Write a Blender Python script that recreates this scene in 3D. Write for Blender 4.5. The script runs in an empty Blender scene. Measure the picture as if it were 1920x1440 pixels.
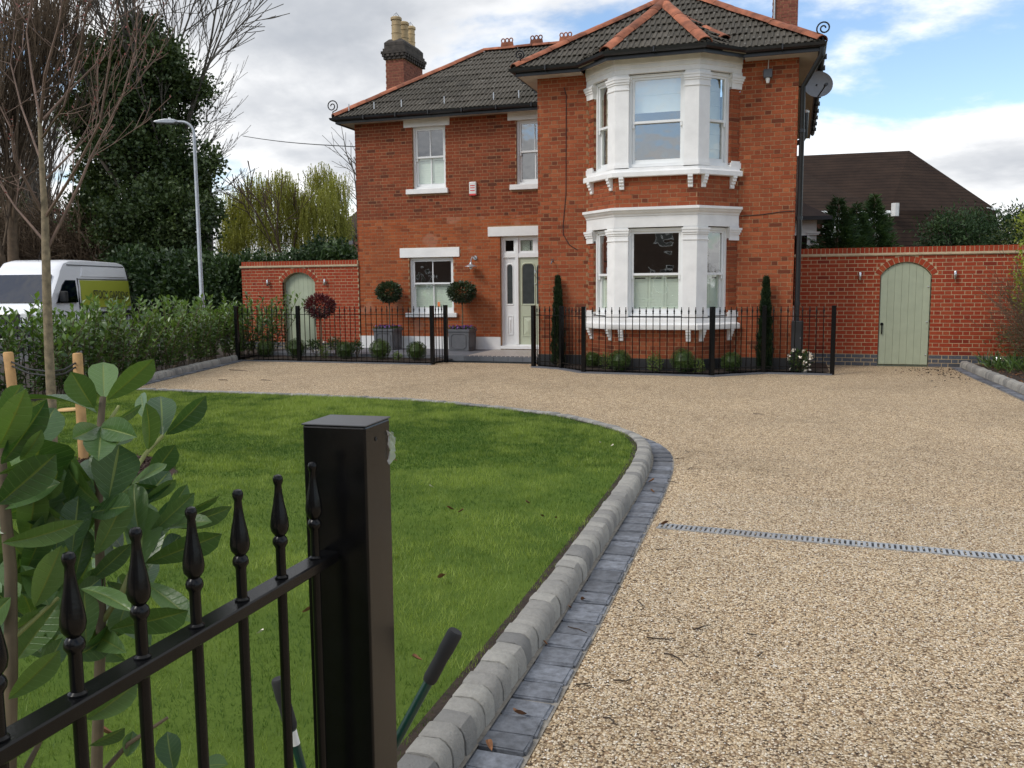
import bpy, bmesh, math, random
import numpy as np
from mathutils import Matrix, Vector
R = math.radians
rng = np.random.default_rng(7); random.seed(7)
scene = bpy.context.scene
COL = scene.collection

# ------------------------------------------------------------------ camera
CAM = dict(loc=(4.716, -16.381, 1.5686), yaw=0.3113, pit=0.1112, rol=0.0085, f=1635.5)
_c = np.array(CAM['loc']); _y, _p, _r = CAM['yaw'], CAM['pit'], CAM['rol']
FW = np.array([-math.sin(_y)*math.cos(_p), math.cos(_y)*math.cos(_p), -math.sin(_p)])
_r0 = np.array([math.cos(_y), math.sin(_y), 0.]); _u0 = np.cross(_r0, FW)
RT = _r0*math.cos(_r)-_u0*math.sin(_r); UP = _u0*math.cos(_r)+_r0*math.sin(_r)
cam = bpy.data.cameras.new('camera'); co = bpy.data.objects.new('camera', cam); COL.objects.link(co)
mm = Matrix.Identity(4)
for i in range(3):
    mm[i][0] = RT[i]; mm[i][1] = UP[i]; mm[i][2] = -FW[i]; mm[i][3] = _c[i]
co.matrix_world = mm
cam.sensor_width = 36; cam.lens = 36*CAM['f']/1920; cam.clip_start = .05; cam.clip_end = 3000
scene.camera = co
def ray(px, py): return FW+RT*(px-960)/CAM['f']-UP*(py-720)/CAM['f']
def atY(px, py, Y):
    d = ray(px, py); return _c+d*(Y-_c[1])/d[1]
def atZ(px, py, Z=0.):
    d = ray(px, py); return _c+d*(Z-_c[2])/d[2]
def atD(px, py, depth): return _c+ray(px, py)*depth
def depth_of(P): return float((np.array(P)-_c)@FW)

# ------------------------------------------------------------------ sky, sun, exposure
SUN_EL, SUN_AZ = 44.0, 222.0      # azimuth of the sun, degrees clockwise from +Y
world = bpy.data.worlds.new('World'); scene.world = world; world.use_nodes = True
nt = world.node_tree; nt.nodes.clear()
def N(t, ty, **kw):
    n = t.nodes.new(ty)
    for k, v in kw.items():
        if k.startswith('i_'): n.inputs[k[2:].replace('_', ' ')].default_value = v
        else: setattr(n, k, v)
    return n
def L(t, a, b): t.links.new(a, b)
sky = N(nt, 'ShaderNodeTexSky', sky_type='NISHITA', sun_disc=False)
sky.sun_elevation = R(SUN_EL); sky.sun_rotation = R(SUN_AZ); sky.air_density = 1.0; sky.dust_density = .6; sky.ozone_density = 2.0
tc = N(nt, 'ShaderNodeTexCoord'); sep = N(nt, 'ShaderNodeSeparateXYZ'); L(nt, tc.outputs['Generated'], sep.inputs[0])
def mth(t, op, a, b=None, c=None, clamp=False):
    n = t.nodes.new('ShaderNodeMath'); n.operation = op; n.use_clamp = clamp
    for i, v in enumerate((a, b, c)):
        if v is None: continue
        if isinstance(v, (int, float)): n.inputs[i].default_value = v
        else: t.links.new(v, n.inputs[i])
    return n.outputs[0]
zz = mth(nt, 'ADD', mth(nt, 'MAXIMUM', sep.outputs[2], 0.0), .22)
cx = mth(nt, 'DIVIDE', sep.outputs[0], zz); cy = mth(nt, 'DIVIDE', sep.outputs[1], zz)
comb = N(nt, 'ShaderNodeCombineXYZ'); L(nt, cx, comb.inputs[0]); L(nt, cy, comb.inputs[1])
CLOUD_OFF = (15.5, 15.1, .2)
def cloud_noise(off, scale, detail, rough):
    mp = N(nt, 'ShaderNodeVectorMath', operation='ADD'); L(nt, comb.outputs[0], mp.inputs[0]); mp.inputs[1].default_value = off
    n = N(nt, 'ShaderNodeTexNoise', noise_dimensions='3D'); n.inputs['Scale'].default_value = scale
    n.inputs['Detail'].default_value = detail; n.inputs['Roughness'].default_value = rough; n.inputs['Distortion'].default_value = .15
    L(nt, mp.outputs[0], n.inputs['Vector']); return n.outputs[0]
o = CLOUD_OFF
n1 = cloud_noise(o, 1.0, 10, .58)
n2 = cloud_noise((o[0]-.10, o[1]-.13, o[2]), 1.0, 6, .55)       # towards the sun: soft self shading
dens = N(nt, 'ShaderNodeMapRange', interpolation_type='SMOOTHSTEP'); L(nt, n1, dens.inputs[0])
dens.inputs[1].default_value = .415; dens.inputs[2].default_value = .525
shade = mth(nt, 'MULTIPLY_ADD', mth(nt, 'SUBTRACT', n1, n2), 3.0, .62, clamp=True)
thick = N(nt, 'ShaderNodeMapRange', interpolation_type='SMOOTHSTEP'); L(nt, n1, thick.inputs[0])
thick.inputs[1].default_value = .47; thick.inputs[2].default_value = .66; thick.inputs[3].default_value = 1.03; thick.inputs[4].default_value = .60
bright = mth(nt, 'MULTIPLY', mth(nt, 'MULTIPLY_ADD', shade, .55, .55), thick.outputs[0])
ccol = N(nt, 'ShaderNodeValToRGB'); L(nt, bright, ccol.inputs[0])
ccol.color_ramp.elements[0].position = .46; ccol.color_ramp.elements[0].color = (.36, .39, .44, 1)
ccol.color_ramp.elements[1].position = .93; ccol.color_ramp.elements[1].color = (1.0, 1.0, 1.0, 1)
bg1 = N(nt, 'ShaderNodeBackground'); L(nt, sky.outputs[0], bg1.inputs[0]); bg1.inputs[1].default_value = .14
bg2 = N(nt, 'ShaderNodeBackground'); L(nt, ccol.outputs[0], bg2.inputs[0]); bg2.inputs[1].default_value = .90
mix = N(nt, 'ShaderNodeMixShader'); L(nt, dens.outputs[0], mix.inputs[0]); L(nt, bg1.outputs[0], mix.inputs[1]); L(nt, bg2.outputs[0], mix.inputs[2])
wo = N(nt, 'ShaderNodeOutputWorld'); L(nt, mix.outputs[0], wo.inputs[0])
sl = bpy.data.lights.new('sun', 'SUN'); sl.energy = 1.3; sl.angle = R(18); sl.color = (1, .95, .88)
so = bpy.data.objects.new('sun', sl); COL.objects.link(so)
sd = Vector((math.sin(R(SUN_AZ))*math.cos(R(SUN_EL)), math.cos(R(SUN_AZ))*math.cos(R(SUN_EL)), math.sin(R(SUN_EL))))
so.rotation_euler = sd.to_track_quat('Z', 'Y').to_euler(); so.location = (0, 0, 30)
scene.view_settings.view_transform = 'Standard'; scene.view_settings.look = 'None'
scene.view_settings.exposure = 0.5; scene.view_settings.gamma = 1.0; scene.view_settings.use_curve_mapping = False

# ------------------------------------------------------------------ materials
MATS = {}
def newmat(name):
    m = bpy.data.materials.new(name); m.use_nodes = True; t = m.node_tree; t.nodes.clear()
    out = N(t, 'ShaderNodeOutputMaterial'); b = N(t, 'ShaderNodeBsdfPrincipled'); L(t, b.outputs[0], out.inputs[0])
    MATS[name] = m; return m, t, b, out
def noise(t, scale, detail=4, rough=.55, vec=None, dist=0.):
    n = N(t, 'ShaderNodeTexNoise'); n.inputs['Scale'].default_value = scale; n.inputs['Detail'].default_value = detail
    n.inputs['Roughness'].default_value = rough; n.inputs['Distortion'].default_value = dist
    if vec is None:
        g = N(t, 'ShaderNodeNewGeometry'); vec = g.outputs['Position']
    L(t, vec, n.inputs['Vector']); return n.outputs[0]
def ramp(t, fac, stops, interp='LINEAR'):
    r = N(t, 'ShaderNodeValToRGB'); L(t, fac, r.inputs[0]); cr = r.color_ramp; cr.interpolation = interp
    while len(cr.elements) < len(stops): cr.elements.new(.5)
    for e, (p, c) in zip(cr.elements, stops): e.position = p; e.color = (*c, 1)
    return r.outputs[0]
def mixc(t, fac, a, b, mode='MIX'):
    m = N(t, 'ShaderNodeMix', data_type='RGBA', blend_type=mode)
    for i, v in ((0, fac), (6, a), (7, b)):
        if isinstance(v, (int, float)): m.inputs[i].default_value = v
        elif isinstance(v, tuple): m.inputs[i].default_value = (*v, 1)
        else: L(t, v, m.inputs[i])
    return m.outputs[2]
def tone_fac(t, k_attr=.5, k_obj=0.):
    a = N(t, 'ShaderNodeAttribute', attribute_name='tone'); v = mth(t, 'MULTIPLY_ADD', a.outputs['Fac'], k_attr, .5)
    if k_obj:
        oi = N(t, 'ShaderNodeObjectInfo'); v = mth(t, 'ADD', v, mth(t, 'MULTIPLY_ADD', oi.outputs['Random'], k_obj, -k_obj/2), clamp=True)
    return v
def bumpn(t, b, h, strength, dist):
    bp = N(t, 'ShaderNodeBump'); bp.inputs['Strength'].default_value = strength; bp.inputs['Distance'].default_value = dist
    L(t, h, bp.inputs['Height']); L(t, bp.outputs[0], b.inputs['Normal'])
def simple(name, c, rough=.6, var=.12, scale=6., metal=0., bump=0., bscale=60., spec=.5, tone=.25, obj=0.1, coat=0.):
    m, t, b, out = newmat(name)
    f = noise(t, scale, 5)
    lo = tuple(x*(1-var) for x in c); hi = tuple(min(1, x*(1+var)) for x in c)
    col = ramp(t, f, [(.3, lo), (.7, hi)])
    tf = tone_fac(t, tone, obj)
    g = ramp(t, tf, [(0, (.45,)*3), (.5, (1,)*3), (1, (1.55,)*3)])
    col = mixc(t, 1., col, g, 'MULTIPLY')
    L(t, col, b.inputs['Base Color']); b.inputs['Roughness'].default_value = rough; b.inputs['Metallic'].default_value = metal
    b.inputs['Specular IOR Level'].default_value = spec; b.inputs['Coat Weight'].default_value = coat
    if bump: bumpn(t, b, noise(t, bscale, 4), bump, .004)
    return m
def brickmat(name, stops, stain, stain_amt=.35, patch=None):
    m, t, b, out = newmat(name)
    tf = tone_fac(t, .5, 0.)
    col = ramp(t, tf, stops)
    col = mixc(t, mth(t, 'MULTIPLY', noise(t, 45, 4), .45), col, tuple(x*.62 for x in stops[1][1]))
    s = N(t, 'ShaderNodeMapRange', interpolation_type='SMOOTHSTEP'); L(t, noise(t, .9, 5, .6), s.inputs[0])
    s.inputs[1].default_value = .45; s.inputs[2].default_value = .72
    col = mixc(t, mth(t, 'MULTIPLY', s.outputs[0], stain_amt), col, stain)
    mp = N(t, 'ShaderNodeMapping'); mp.inputs['Scale'].default_value = (1., 1., .22); gg = N(t, 'ShaderNodeNewGeometry'); L(t, gg.outputs['Position'], mp.inputs[0])
    s3 = N(t, 'ShaderNodeMapRange', interpolation_type='SMOOTHSTEP'); L(t, noise(t, 2.6, 6, .65, mp.outputs[0]), s3.inputs[0]); s3.inputs[1].default_value = .52; s3.inputs[2].default_value = .75
    col = mixc(t, mth(t, 'MULTIPLY', s3.outputs[0], .28), col, (.085, .045, .03))
    if patch:
        s2 = N(t, 'ShaderNodeMapRange', interpolation_type='SMOOTHSTEP'); L(t, noise(t, 1.7, 3, .5), s2.inputs[0])
        s2.inputs[1].default_value = .60; s2.inputs[2].default_value = .66
        col = mixc(t, mth(t, 'MULTIPLY', s2.outputs[0], .5), col, patch)
    L(t, col, b.inputs['Base Color']); b.inputs['Roughness'].default_value = .9; b.inputs['Specular IOR Level'].default_value = .25
    bumpn(t, b, noise(t, 130, 5, .7), .5, .004)
    return m
def leafmat(name, c0, c1, rough=.45, trans=.25, spec=.5, tone=.5, obj=.3, nscale=3., detail=False):
    m, t, b, out = newmat(name)
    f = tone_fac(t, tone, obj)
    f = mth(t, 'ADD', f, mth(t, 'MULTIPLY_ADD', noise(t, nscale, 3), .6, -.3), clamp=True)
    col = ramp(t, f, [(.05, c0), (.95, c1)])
    if detail:
        tcn = N(t, 'ShaderNodeTexCoord'); sx = N(t, 'ShaderNodeSeparateXYZ'); L(t, tcn.outputs['Object'], sx.inputs[0]); ph = mth(t, 'SUBTRACT', sx.outputs[1], mth(t, 'MULTIPLY', mth(t, 'ABSOLUTE', sx.outputs[0]), .7)); wv = mth(t, 'FRACT', mth(t, 'MULTIPLY', ph, 9.)); vein = ramp(t, wv, [(0, (1, 1, 1)), (.10, (0, 0, 0)), (.92, (0, 0, 0)), (1, (1, 1, 1))])
        col = mixc(t, mth(t, 'MULTIPLY', vein, .14), col, tuple(x*1.9 for x in c1)); sp_ = N(t, 'ShaderNodeMapRange', interpolation_type='SMOOTHSTEP'); L(t, noise(t, 55, 5, .7), sp_.inputs[0]); sp_.inputs[1].default_value = .66; sp_.inputs[2].default_value = .74; col = mixc(t, mth(t, 'MULTIPLY', sp_.outputs[0], .5), col, (.12, .09, .03)); bumpn(t, b, mth(t, 'ADD', mth(t, 'MULTIPLY', vein, -.5), noise(t, 90, 3)), .35, .003)
    L(t, col, b.inputs['Base Color']); b.inputs['Roughness'].default_value = rough; b.inputs['Specular IOR Level'].default_value = spec
    tr = N(t, 'ShaderNodeBsdfTranslucent'); tcol = mixc(t, 1., col, (1.3, 1.35, .5), 'MULTIPLY'); L(t, tcol, tr.inputs[0])
    mx = N(t, 'ShaderNodeMixShader'); mx.inputs[0].default_value = trans
    L(t, b.outputs[0], mx.inputs[1]); L(t, tr.outputs[0], mx.inputs[2]); L(t, mx.outputs[0], out.inputs[0])
    return m

brickmat('house_brick', [(0, (.125, .036, .019)), (.35, (.275, .064, .026)), (.6, (.355, .094, .037)), (1, (.48, .155, .062))], (.16, .05, .025), .35)
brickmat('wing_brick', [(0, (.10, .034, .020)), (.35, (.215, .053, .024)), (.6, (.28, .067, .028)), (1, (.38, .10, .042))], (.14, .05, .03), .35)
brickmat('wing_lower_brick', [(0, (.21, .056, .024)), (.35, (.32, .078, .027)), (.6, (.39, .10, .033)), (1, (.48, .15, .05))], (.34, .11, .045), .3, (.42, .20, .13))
brickmat('garden_brick', [(0, (.20, .028, .015)), (.35, (.32, .045, .018)), (.6, (.36, .064, .026)), (1, (.46, .12, .045))], (.28, .05, .03), .2)
simple('blue_brick', (.075, .08, .095), .6, .25, 30, bump=.3)
simple('chimney_brick', (.20, .062, .038), .9, .3, 14, bump=.4)
simple('sooty_brick', (.055, .047, .04), .95, .45, 9, bump=.4)
simple('mortar', (.33, .19, .10), .95, .25, 14, bump=.6, bscale=180)
simple('mortar_lower', (.36, .17, .085), .95, .25, 14, bump=.6, bscale=180)
simple('mortar_new', (.47, .355, .215), .95, .18, 14, bump=.6, bscale=180)
simple('stone_band', (.50, .40, .26), .9, .15, 12, bump=.3)
simple('white_paint', (.79, .785, .765), .45, .07, 4, bump=.25, bscale=22)
simple('white_sash', (.78, .79, .78), .35, .04, 3)
simple('white_render', (.76, .76, .74), .7, .06, 2)
simple('sage_paint', (.46, .50, .37), .4, .05, 4)
simple('gate_paint', (.36, .40, .285), .55, .06, 7, bump=.12, bscale=40)
simple('shutter_paint', (.80, .85, .76), .4, .03, 4)
simple('blind_cloth', (.62, .60, .50), .9, .05, 4)
simple('blind_pale', (.80, .82, .78), .9, .04, 4)
simple('black_metal', (.0045, .0046, .005), .24, .3, 20, spec=.24, bump=.05, bscale=240)
simple('black_plastic', (.02, .021, .023), .45, .2, 10)
simple('lead_grey', (.085, .09, .10), .55, .15, 8)
simple('galvanised', (.42, .44, .46), .42, .12, 12, metal=.6)
simple('dark_interior', (.03, .028, .026), .9)
simple('interior_wall', (.16, .15, .135), .9)
simple('terracotta', (.27, .092, .047), .88, .5, 4, bump=.3, obj=.6)
simple('pot_clay', (.46, .345, .19), .85, .22, 7, bump=.2, obj=.3)
simple('gutter_black', (.014, .015, .017), .4, .2, 5)
simple('soffit', (.50, .47, .41), .7, .12, 4)
simple('wood_stake', (.42, .245, .10), .8, .25, 9, bump=.3)
simple('bark_sapling', (.20, .155, .095), .85, .4, 22, bump=.5, bscale=60)
simple('bark_twig', (.15, .095, .07), .8, .3, 9)
simple('bark_grey', (.085, .072, .058), .9, .35, 5, bump=.4, bscale=30)
simple('bark_pale', (.16, .135, .11), .9, .3, 5)
simple('bark_brown', (.12, .082, .05), .9, .35, 5)
simple('stem_green', (.19, .21, .06), .55, .25, 14)
simple('stem_brown', (.11, .085, .05), .8, .3, 14)
simple('planter_grey', (.105, .108, .115), .55, .12, 8)
simple('slate_paving', (.125, .13, .145), .6, .16, 3, bump=.15, bscale=30, obj=.25)
simple('asphalt', (.055, .055, .058), .9, .2, 20)
simple('soil', (.030, .019, .012), .98, .6, 18, bump=1., bscale=70)
simple('mulch', (.042, .022, .014), .98, .6, 60, bump=1., bscale=90)
simple('dead_leaf', (.17, .075, .03), .8, .4, 40, obj=.6)
simple('twig', (.045, .03, .02), .9, .3, 20)
simple('van_white', (.80, .81, .83), .22, .03, 1, coat=.5)
simple('van_green', (.36, .40, .05), .4, .06, 1)
simple('dark_text', (.04, .045, .03), .6)
simple('rubber', (.018, .018, .019), .75)
simple('chrome', (.6, .6, .6), .25, .05, 3, metal=1.)
simple('green_enamel', (.01, .045, .035), .3)
simple('label_white', (.7, .7, .68), .5)
simple('red_print', (.6, .05, .05), .5)
simple('neighbour_tile', (.062, .043, .036), .9, .35, 1.2, obj=.3)
simple('neighbour_wall', (.16, .075, .05), .9, .2, 3)
simple('opposite_brick', (.10, .065, .05), .9, .2, 3)
simple('white_petal', (.75, .68, .58), .6, .15, 20, obj=.4)
simple('purple_petal', (.14, .05, .22), .6, .3, 20)
simple('plastic_wrap', (.6, .62, .64), .15); MATS['plastic_wrap'].node_tree.nodes['Principled BSDF'].inputs['Alpha'].default_value = .4
simple('cardboard_tan', (.62, .40, .17), .8, .12, 8)
simple('mesh_grey', (.20, .205, .22), .5, .08, 10)
simple('orange_print', (.75, .22, .06), .5)
simple('sett_stone', (.125, .135, .155), .62, .38, 30, bump=.45, bscale=70, obj=.6)
leafmat('laurel', (.032, .075, .022), (.17, .27, .060), .34, .25, .6)
leafmat('laurel_fg', (.030, .078, .026), (.115, .20, .062), .33, .22, .5, obj=.8, nscale=9., detail=True)
leafmat('ivy', (.016, .036, .012), (.095, .135, .042), .45, .12, .4, nscale=.6)
leafmat('hedge_dark', (.014, .034, .011), (.062, .105, .032), .5, .15, .4, nscale=.8)
leafmat('willow', (.24, .25, .05), (.56, .54, .16), .6, .45, .3, nscale=.5)
leafmat('box', (.020, .048, .011), (.085, .130, .025), .45, .15, .4, nscale=12)
leafmat('bay', (.010, .024, .010), (.038, .065, .022), .35, .12, .6, nscale=9)
leafmat('photinia', (.030, .005, .007), (.15, .020, .025), .4, .2, .5, nscale=9)
leafmat('cypress', (.008, .022, .008), (.034, .058, .018), .6, .1, .3, nscale=9)
leafmat('conifer', (.018, .045, .018), (.070, .120, .042), .6, .15, .3, nscale=2)
leafmat('light_shrub', (.05, .10, .02), (.20, .27, .07), .5, .3, .4, nscale=9)
leafmat('privet', (.035, .05, .014), (.16, .19, .045), .5, .25, .4, nscale=2)
leafmat('grass', (.050, .108, .014), (.27, .345, .078), .55, .3, .3, tone=.5, obj=0., nscale=1.3)

# kerb stone: individual blocks differ
def kerbmat():
    m, t, b, out = newmat('kerb_stone')
    tf = tone_fac(t, .3, .75)
    col = ramp(t, tf, [(0, (.20, .20, .195)), (.45, (.40, .385, .35)), (1, (.55, .53, .47))])
    col = mixc(t, mth(t, 'MULTIPLY', noise(t, 34, 8, .8), .85), col, (.13, .125, .115))
    L(t, col, b.inputs['Base Color']); b.inputs['Roughness'].default_value = .85
    bumpn(t, b, noise(t, 70, 7, .7), 1., .010)
kerbmat()
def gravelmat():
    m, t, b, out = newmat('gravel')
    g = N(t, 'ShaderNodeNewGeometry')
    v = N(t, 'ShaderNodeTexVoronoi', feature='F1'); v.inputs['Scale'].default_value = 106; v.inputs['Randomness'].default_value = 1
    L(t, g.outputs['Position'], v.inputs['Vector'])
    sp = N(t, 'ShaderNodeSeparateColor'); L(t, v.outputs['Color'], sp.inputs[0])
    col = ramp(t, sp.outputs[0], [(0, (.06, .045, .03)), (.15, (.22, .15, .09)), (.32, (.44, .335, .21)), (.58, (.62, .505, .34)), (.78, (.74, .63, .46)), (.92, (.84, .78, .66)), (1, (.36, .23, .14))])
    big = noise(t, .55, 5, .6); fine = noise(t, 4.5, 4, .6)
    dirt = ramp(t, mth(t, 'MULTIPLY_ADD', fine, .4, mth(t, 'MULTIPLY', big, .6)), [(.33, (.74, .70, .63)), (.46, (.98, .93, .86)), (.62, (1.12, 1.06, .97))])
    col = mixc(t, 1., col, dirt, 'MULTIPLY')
    gap = ramp(t, v.outputs['Distance'], [(.42, (1, 1, 1)), (.80, (.40, .34, .28))])  # gaps between stones darkened in the colour: painted shade with some dirt
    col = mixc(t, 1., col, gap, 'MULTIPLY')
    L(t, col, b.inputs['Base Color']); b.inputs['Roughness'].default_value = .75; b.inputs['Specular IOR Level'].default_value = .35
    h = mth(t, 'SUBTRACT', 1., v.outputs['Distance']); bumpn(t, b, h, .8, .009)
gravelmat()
def stonemat():
    m, t, b, out = newmat('loose_stone')
    tf = tone_fac(t, .5)
    col = ramp(t, tf, [(0, (.085, .065, .048)), (.15, (.25, .18, .115)), (.4, (.46, .37, .25)), (.7, (.61, .51, .37)), (1, (.78, .73, .64))])
    L(t, col, b.inputs['Base Color']); b.inputs['Roughness'].default_value = .7
stonemat()
def lawnmat():
    m, t, b, out = newmat('lawn_turf')
    f = noise(t, 1.3, 4, .6); f2 = noise(t, 60, 3, .7); f3 = noise(t, .35, 3)
    col = ramp(t, f, [(.3, (.065, .135, .016)), (.7, (.145, .23, .032))])
    col = mixc(t, mth(t, 'MULTIPLY', f2, .5), col, (.05, .09, .010))
    col = mixc(t, mth(t, 'MULTIPLY', f3, .25), col, (.16, .17, .04))
    L(t, col, b.inputs['Base Color']); b.inputs['Roughness'].default_value = .9; b.inputs['Specular IOR Level'].default_value = .15
    bumpn(t, b, noise(t, 120, 4, .7), .8, .02)
lawnmat()
def tilemat():
    m, t, b, out = newmat('roof_tile')
    tf = tone_fac(t, .35, .5)
    col = ramp(t, tf, [(0, (.022, .018, .014)), (.5, (.058, .048, .038)), (1, (.125, .108, .088))])
    n1 = noise(t, 3.2, 6, .65)
    col = mixc(t, mth(t, 'MULTIPLY', n1, .5), col, (.075, .07, .045))
    s = N(t, 'ShaderNodeMapRange', interpolation_type='SMOOTHSTEP'); L(t, noise(t, 9, 5, .65), s.inputs[0]); s.inputs[1].default_value = .61; s.inputs[2].default_value = .69
    col = mixc(t, mth(t, 'MULTIPLY', s.outputs[0], .65), col, (.30, .29, .26))
    L(t, col, b.inputs['Base Color']); b.inputs['Roughness'].default_value = .85
    bumpn(t, b, noise(t, 80, 5, .7), .5, .008)
tilemat()
def mosaicmat():
    m, t, b, out = newmat('mosaic_tile')
    g = N(t, 'ShaderNodeNewGeometry'); ck = N(t, 'ShaderNodeTexChecker'); ck.inputs['Scale'].default_value = 14
    mp = N(t, 'ShaderNodeMapping'); mp.inputs['Rotation'].default_value = (0, 0, R(45)); L(t, g.outputs['Position'], mp.inputs[0]); L(t, mp.outputs[0], ck.inputs[0])
    col = mixc(t, ck.outputs['Fac'], (.52, .46, .40), (.16, .15, .15)); L(t, col, b.inputs['Base Color']); b.inputs['Roughness'].default_value = .5
mosaicmat()
def glassmat(name, ior, tint=(1, 1, 1)):
    m, t, b, out = newmat(name); t.nodes.remove(b)
    lw = N(t, 'ShaderNodeLayerWeight'); lw.inputs[0].default_value = .5; frv = mth(t, 'MULTIPLY_ADD', mth(t, 'POWER', lw.outputs['Facing'], 4.), .8, ior)
    gl = N(t, 'ShaderNodeBsdfGlossy'); gl.inputs['Roughness'].default_value = .015; gl.inputs[0].default_value = (1, 1, 1, 1)
    n = noise(t, 2.2, 2); bp = N(t, 'ShaderNodeBump'); bp.inputs['Strength'].default_value = .25; bp.inputs['Distance'].default_value = .02; L(t, n, bp.inputs['Height']); L(t, bp.outputs[0], gl.inputs['Normal'])
    tr = N(t, 'ShaderNodeBsdfTransparent'); tr.inputs[0].default_value = (*tint, 1)
    mx = N(t, 'ShaderNodeMixShader'); L(t, frv, mx.inputs[0]); L(t, tr.outputs[0], mx.inputs[1]); L(t, gl.outputs[0], mx.inputs[2]); L(t, mx.outputs[0], out.inputs[0])
glassmat('glass', .26, (.93, .97, .94)); glassmat('dark_glass', .07, (.12, .13, .13)); glassmat('van_glass', .10, (.05, .07, .12))
def MT(n): return MATS[n]

# ------------------------------------------------------------------ mesh helpers
WM = {}
def wm(o): return WM.get(o.name, Matrix.Identity(4)) if o else Matrix.Identity(4)
def attach(o, parent, M=None):
    """M = world matrix of the object"""
    M = M or Matrix.Identity(4); WM[o.name] = M.copy()
    if parent:
        o.parent = parent; o.matrix_parent_inverse = wm(parent).inverted()
    o.matrix_basis = M
def tag(o, label=None, cat=None, group=None, kind=None):
    for k, v in (('label', label), ('category', cat), ('group', group), ('kind', kind)):
        if v: o[k] = v
    return o
def thing(name, loc, label, cat, group=None):
    o = bpy.data.objects.new(name, None); o.empty_display_size = .2; COL.objects.link(o)
    attach(o, None, Matrix.Translation(Vector(loc))); return tag(o, label, cat, group)
def link(name, me, parent=None, M=None, kind=None):
    o = bpy.data.objects.new(name, me); COL.objects.link(o); attach(o, parent, M)
    if kind: o['kind'] = kind
    return o
class MB:
    def __init__(s): s.v = []; s.f = []; s.t = []; s.tone = 0.
    def add(s, vs, fs):
        k = len(s.v); s.v += [tuple(map(float, q)) for q in vs]; s.f += [tuple(i+k for i in f) for f in fs]; s.t += [s.tone]*len(vs); return s
    def box(s, x0, y0, z0, x1, y1, z1, M=None):
        vs = [(x, y, z) for z in (z0, z1) for y in (y0, y1) for x in (x0, x1)]
        if M: vs = [M @ Vector(q) for q in vs]
        fl = (x1 < x0) ^ (y1 < y0) ^ (z1 < z0)
        fs = [(0, 2, 3, 1), (4, 5, 7, 6), (0, 1, 5, 4), (2, 6, 7, 3), (0, 4, 6, 2), (1, 3, 7, 5)]
        return s.add(vs, [f[::-1] for f in fs] if fl else fs)
    def prism(s, poly, w0, w1, fn):
        """poly [(a,b)], extruded w0..w1; fn(a,b,w)->xyz"""
        n = len(poly); vs = [fn(a, b, w0) for a, b in poly]+[fn(a, b, w1) for a, b in poly]
        fs = [tuple(range(n))[::-1], tuple(range(n, 2*n))]+[(i, (i+1) % n, n+(i+1) % n, n+i) for i in range(n)]
        return s.add(vs, fs)
    def tube(s, pts, rad, n=6, cap=True):
        pts = [Vector(q) for q in pts]; k = len(pts); rad = rad if hasattr(rad, '__len__') else [rad]*k
        vs = []; up = None
        for i in range(k):
            d = (pts[min(i+1, k-1)]-pts[max(i-1, 0)]).normalized()
            if up is None: up = Vector((0, 0, 1)) if abs(d.z) < .9 else Vector((1, 0, 0))
            a = d.cross(up).normalized(); b = a.cross(d).normalized(); up = b
            for j in range(n):
                an = 2*math.pi*j/n; vs.append(pts[i]+(a*math.cos(an)+b*math.sin(an))*rad[i])
        fs = [(i*n+j, i*n+(j+1) % n, (i+1)*n+(j+1) % n, (i+1)*n+j) for i in range(k-1) for j in range(n)]
        if cap: fs += [tuple(range(n))[::-1], tuple(range((k-1)*n, k*n))]
        return s.add(vs, fs)
    def lathe(s, prof, n=16, M=None):
        vs = [(r*math.cos(2*math.pi*j/n), r*math.sin(2*math.pi*j/n), z) for r, z in prof for j in range(n)]
        if M: vs = [M @ Vector(q) for q in vs]
        k = len(prof); fs = [(i*n+j, i*n+(j+1) % n, (i+1)*n+(j+1) % n, (i+1)*n+j) for i in range(k-1) for j in range(n)]
        fs += [tuple(range(n))[::-1], tuple(range((k-1)*n, k*n))]
        return s.add(vs, fs)
    def sweep(s, plan, prof, closed_prof=True):
        """plan: list of (x,y) left->right seen from outside (-Y side); prof: [(out,z)]"""
        P = [Vector(q) for q in plan]; k = len(P); offs = []
        for i in range(k):
            ns = []
            for a, b in ((i-1, i), (i, i+1)):
                if a >= 0 and b < k:
                    d = (P[b]-P[a]).normalized(); ns.append(Vector((d.y, -d.x)))
            if len(ns) == 1: offs.append(ns[0])
            else:
                m = (ns[0]+ns[1]).normalized(); offs.append(m/max(.2, m.dot(ns[0])))
        n = len(prof); vs = [(P[i].x+offs[i].x*o, P[i].y+offs[i].y*o, z) for i in range(k) for o, z in prof]
        fs = [(i*n+j, i*n+(j+1) % n, (i+1)*n+(j+1) % n, (i+1)*n+j) for i in range(k-1) for j in range(n)]
        fs += [tuple(range(n))[::-1], tuple(range((k-1)*n, k*n))]
        return s.add(vs, fs)
    def mesh(s, name, mat, smooth=False):
        me = bpy.data.meshes.new(name); me.from_pydata(s.v, [], s.f)
        if mat: me.materials.append(MT(mat))
        at = me.attributes.new('tone', 'FLOAT', 'POINT'); at.data.foreach_set('value', s.t)
        bm = bmesh.new(); bm.from_mesh(me); bmesh.ops.recalc_face_normals(bm, faces=bm.faces); bm.to_mesh(me); bm.free()
        if smooth:
            me.polygons.foreach_set('use_smooth', [True]*len(me.polygons))
            me.set_sharp_from_angle(angle=R(40))
        me.update(); return me
    def build(s, name, mat, parent=None, M=None, kind=None, smooth=False):
        return link(name, s.mesh(name, mat, smooth), parent, M, kind)
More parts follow.
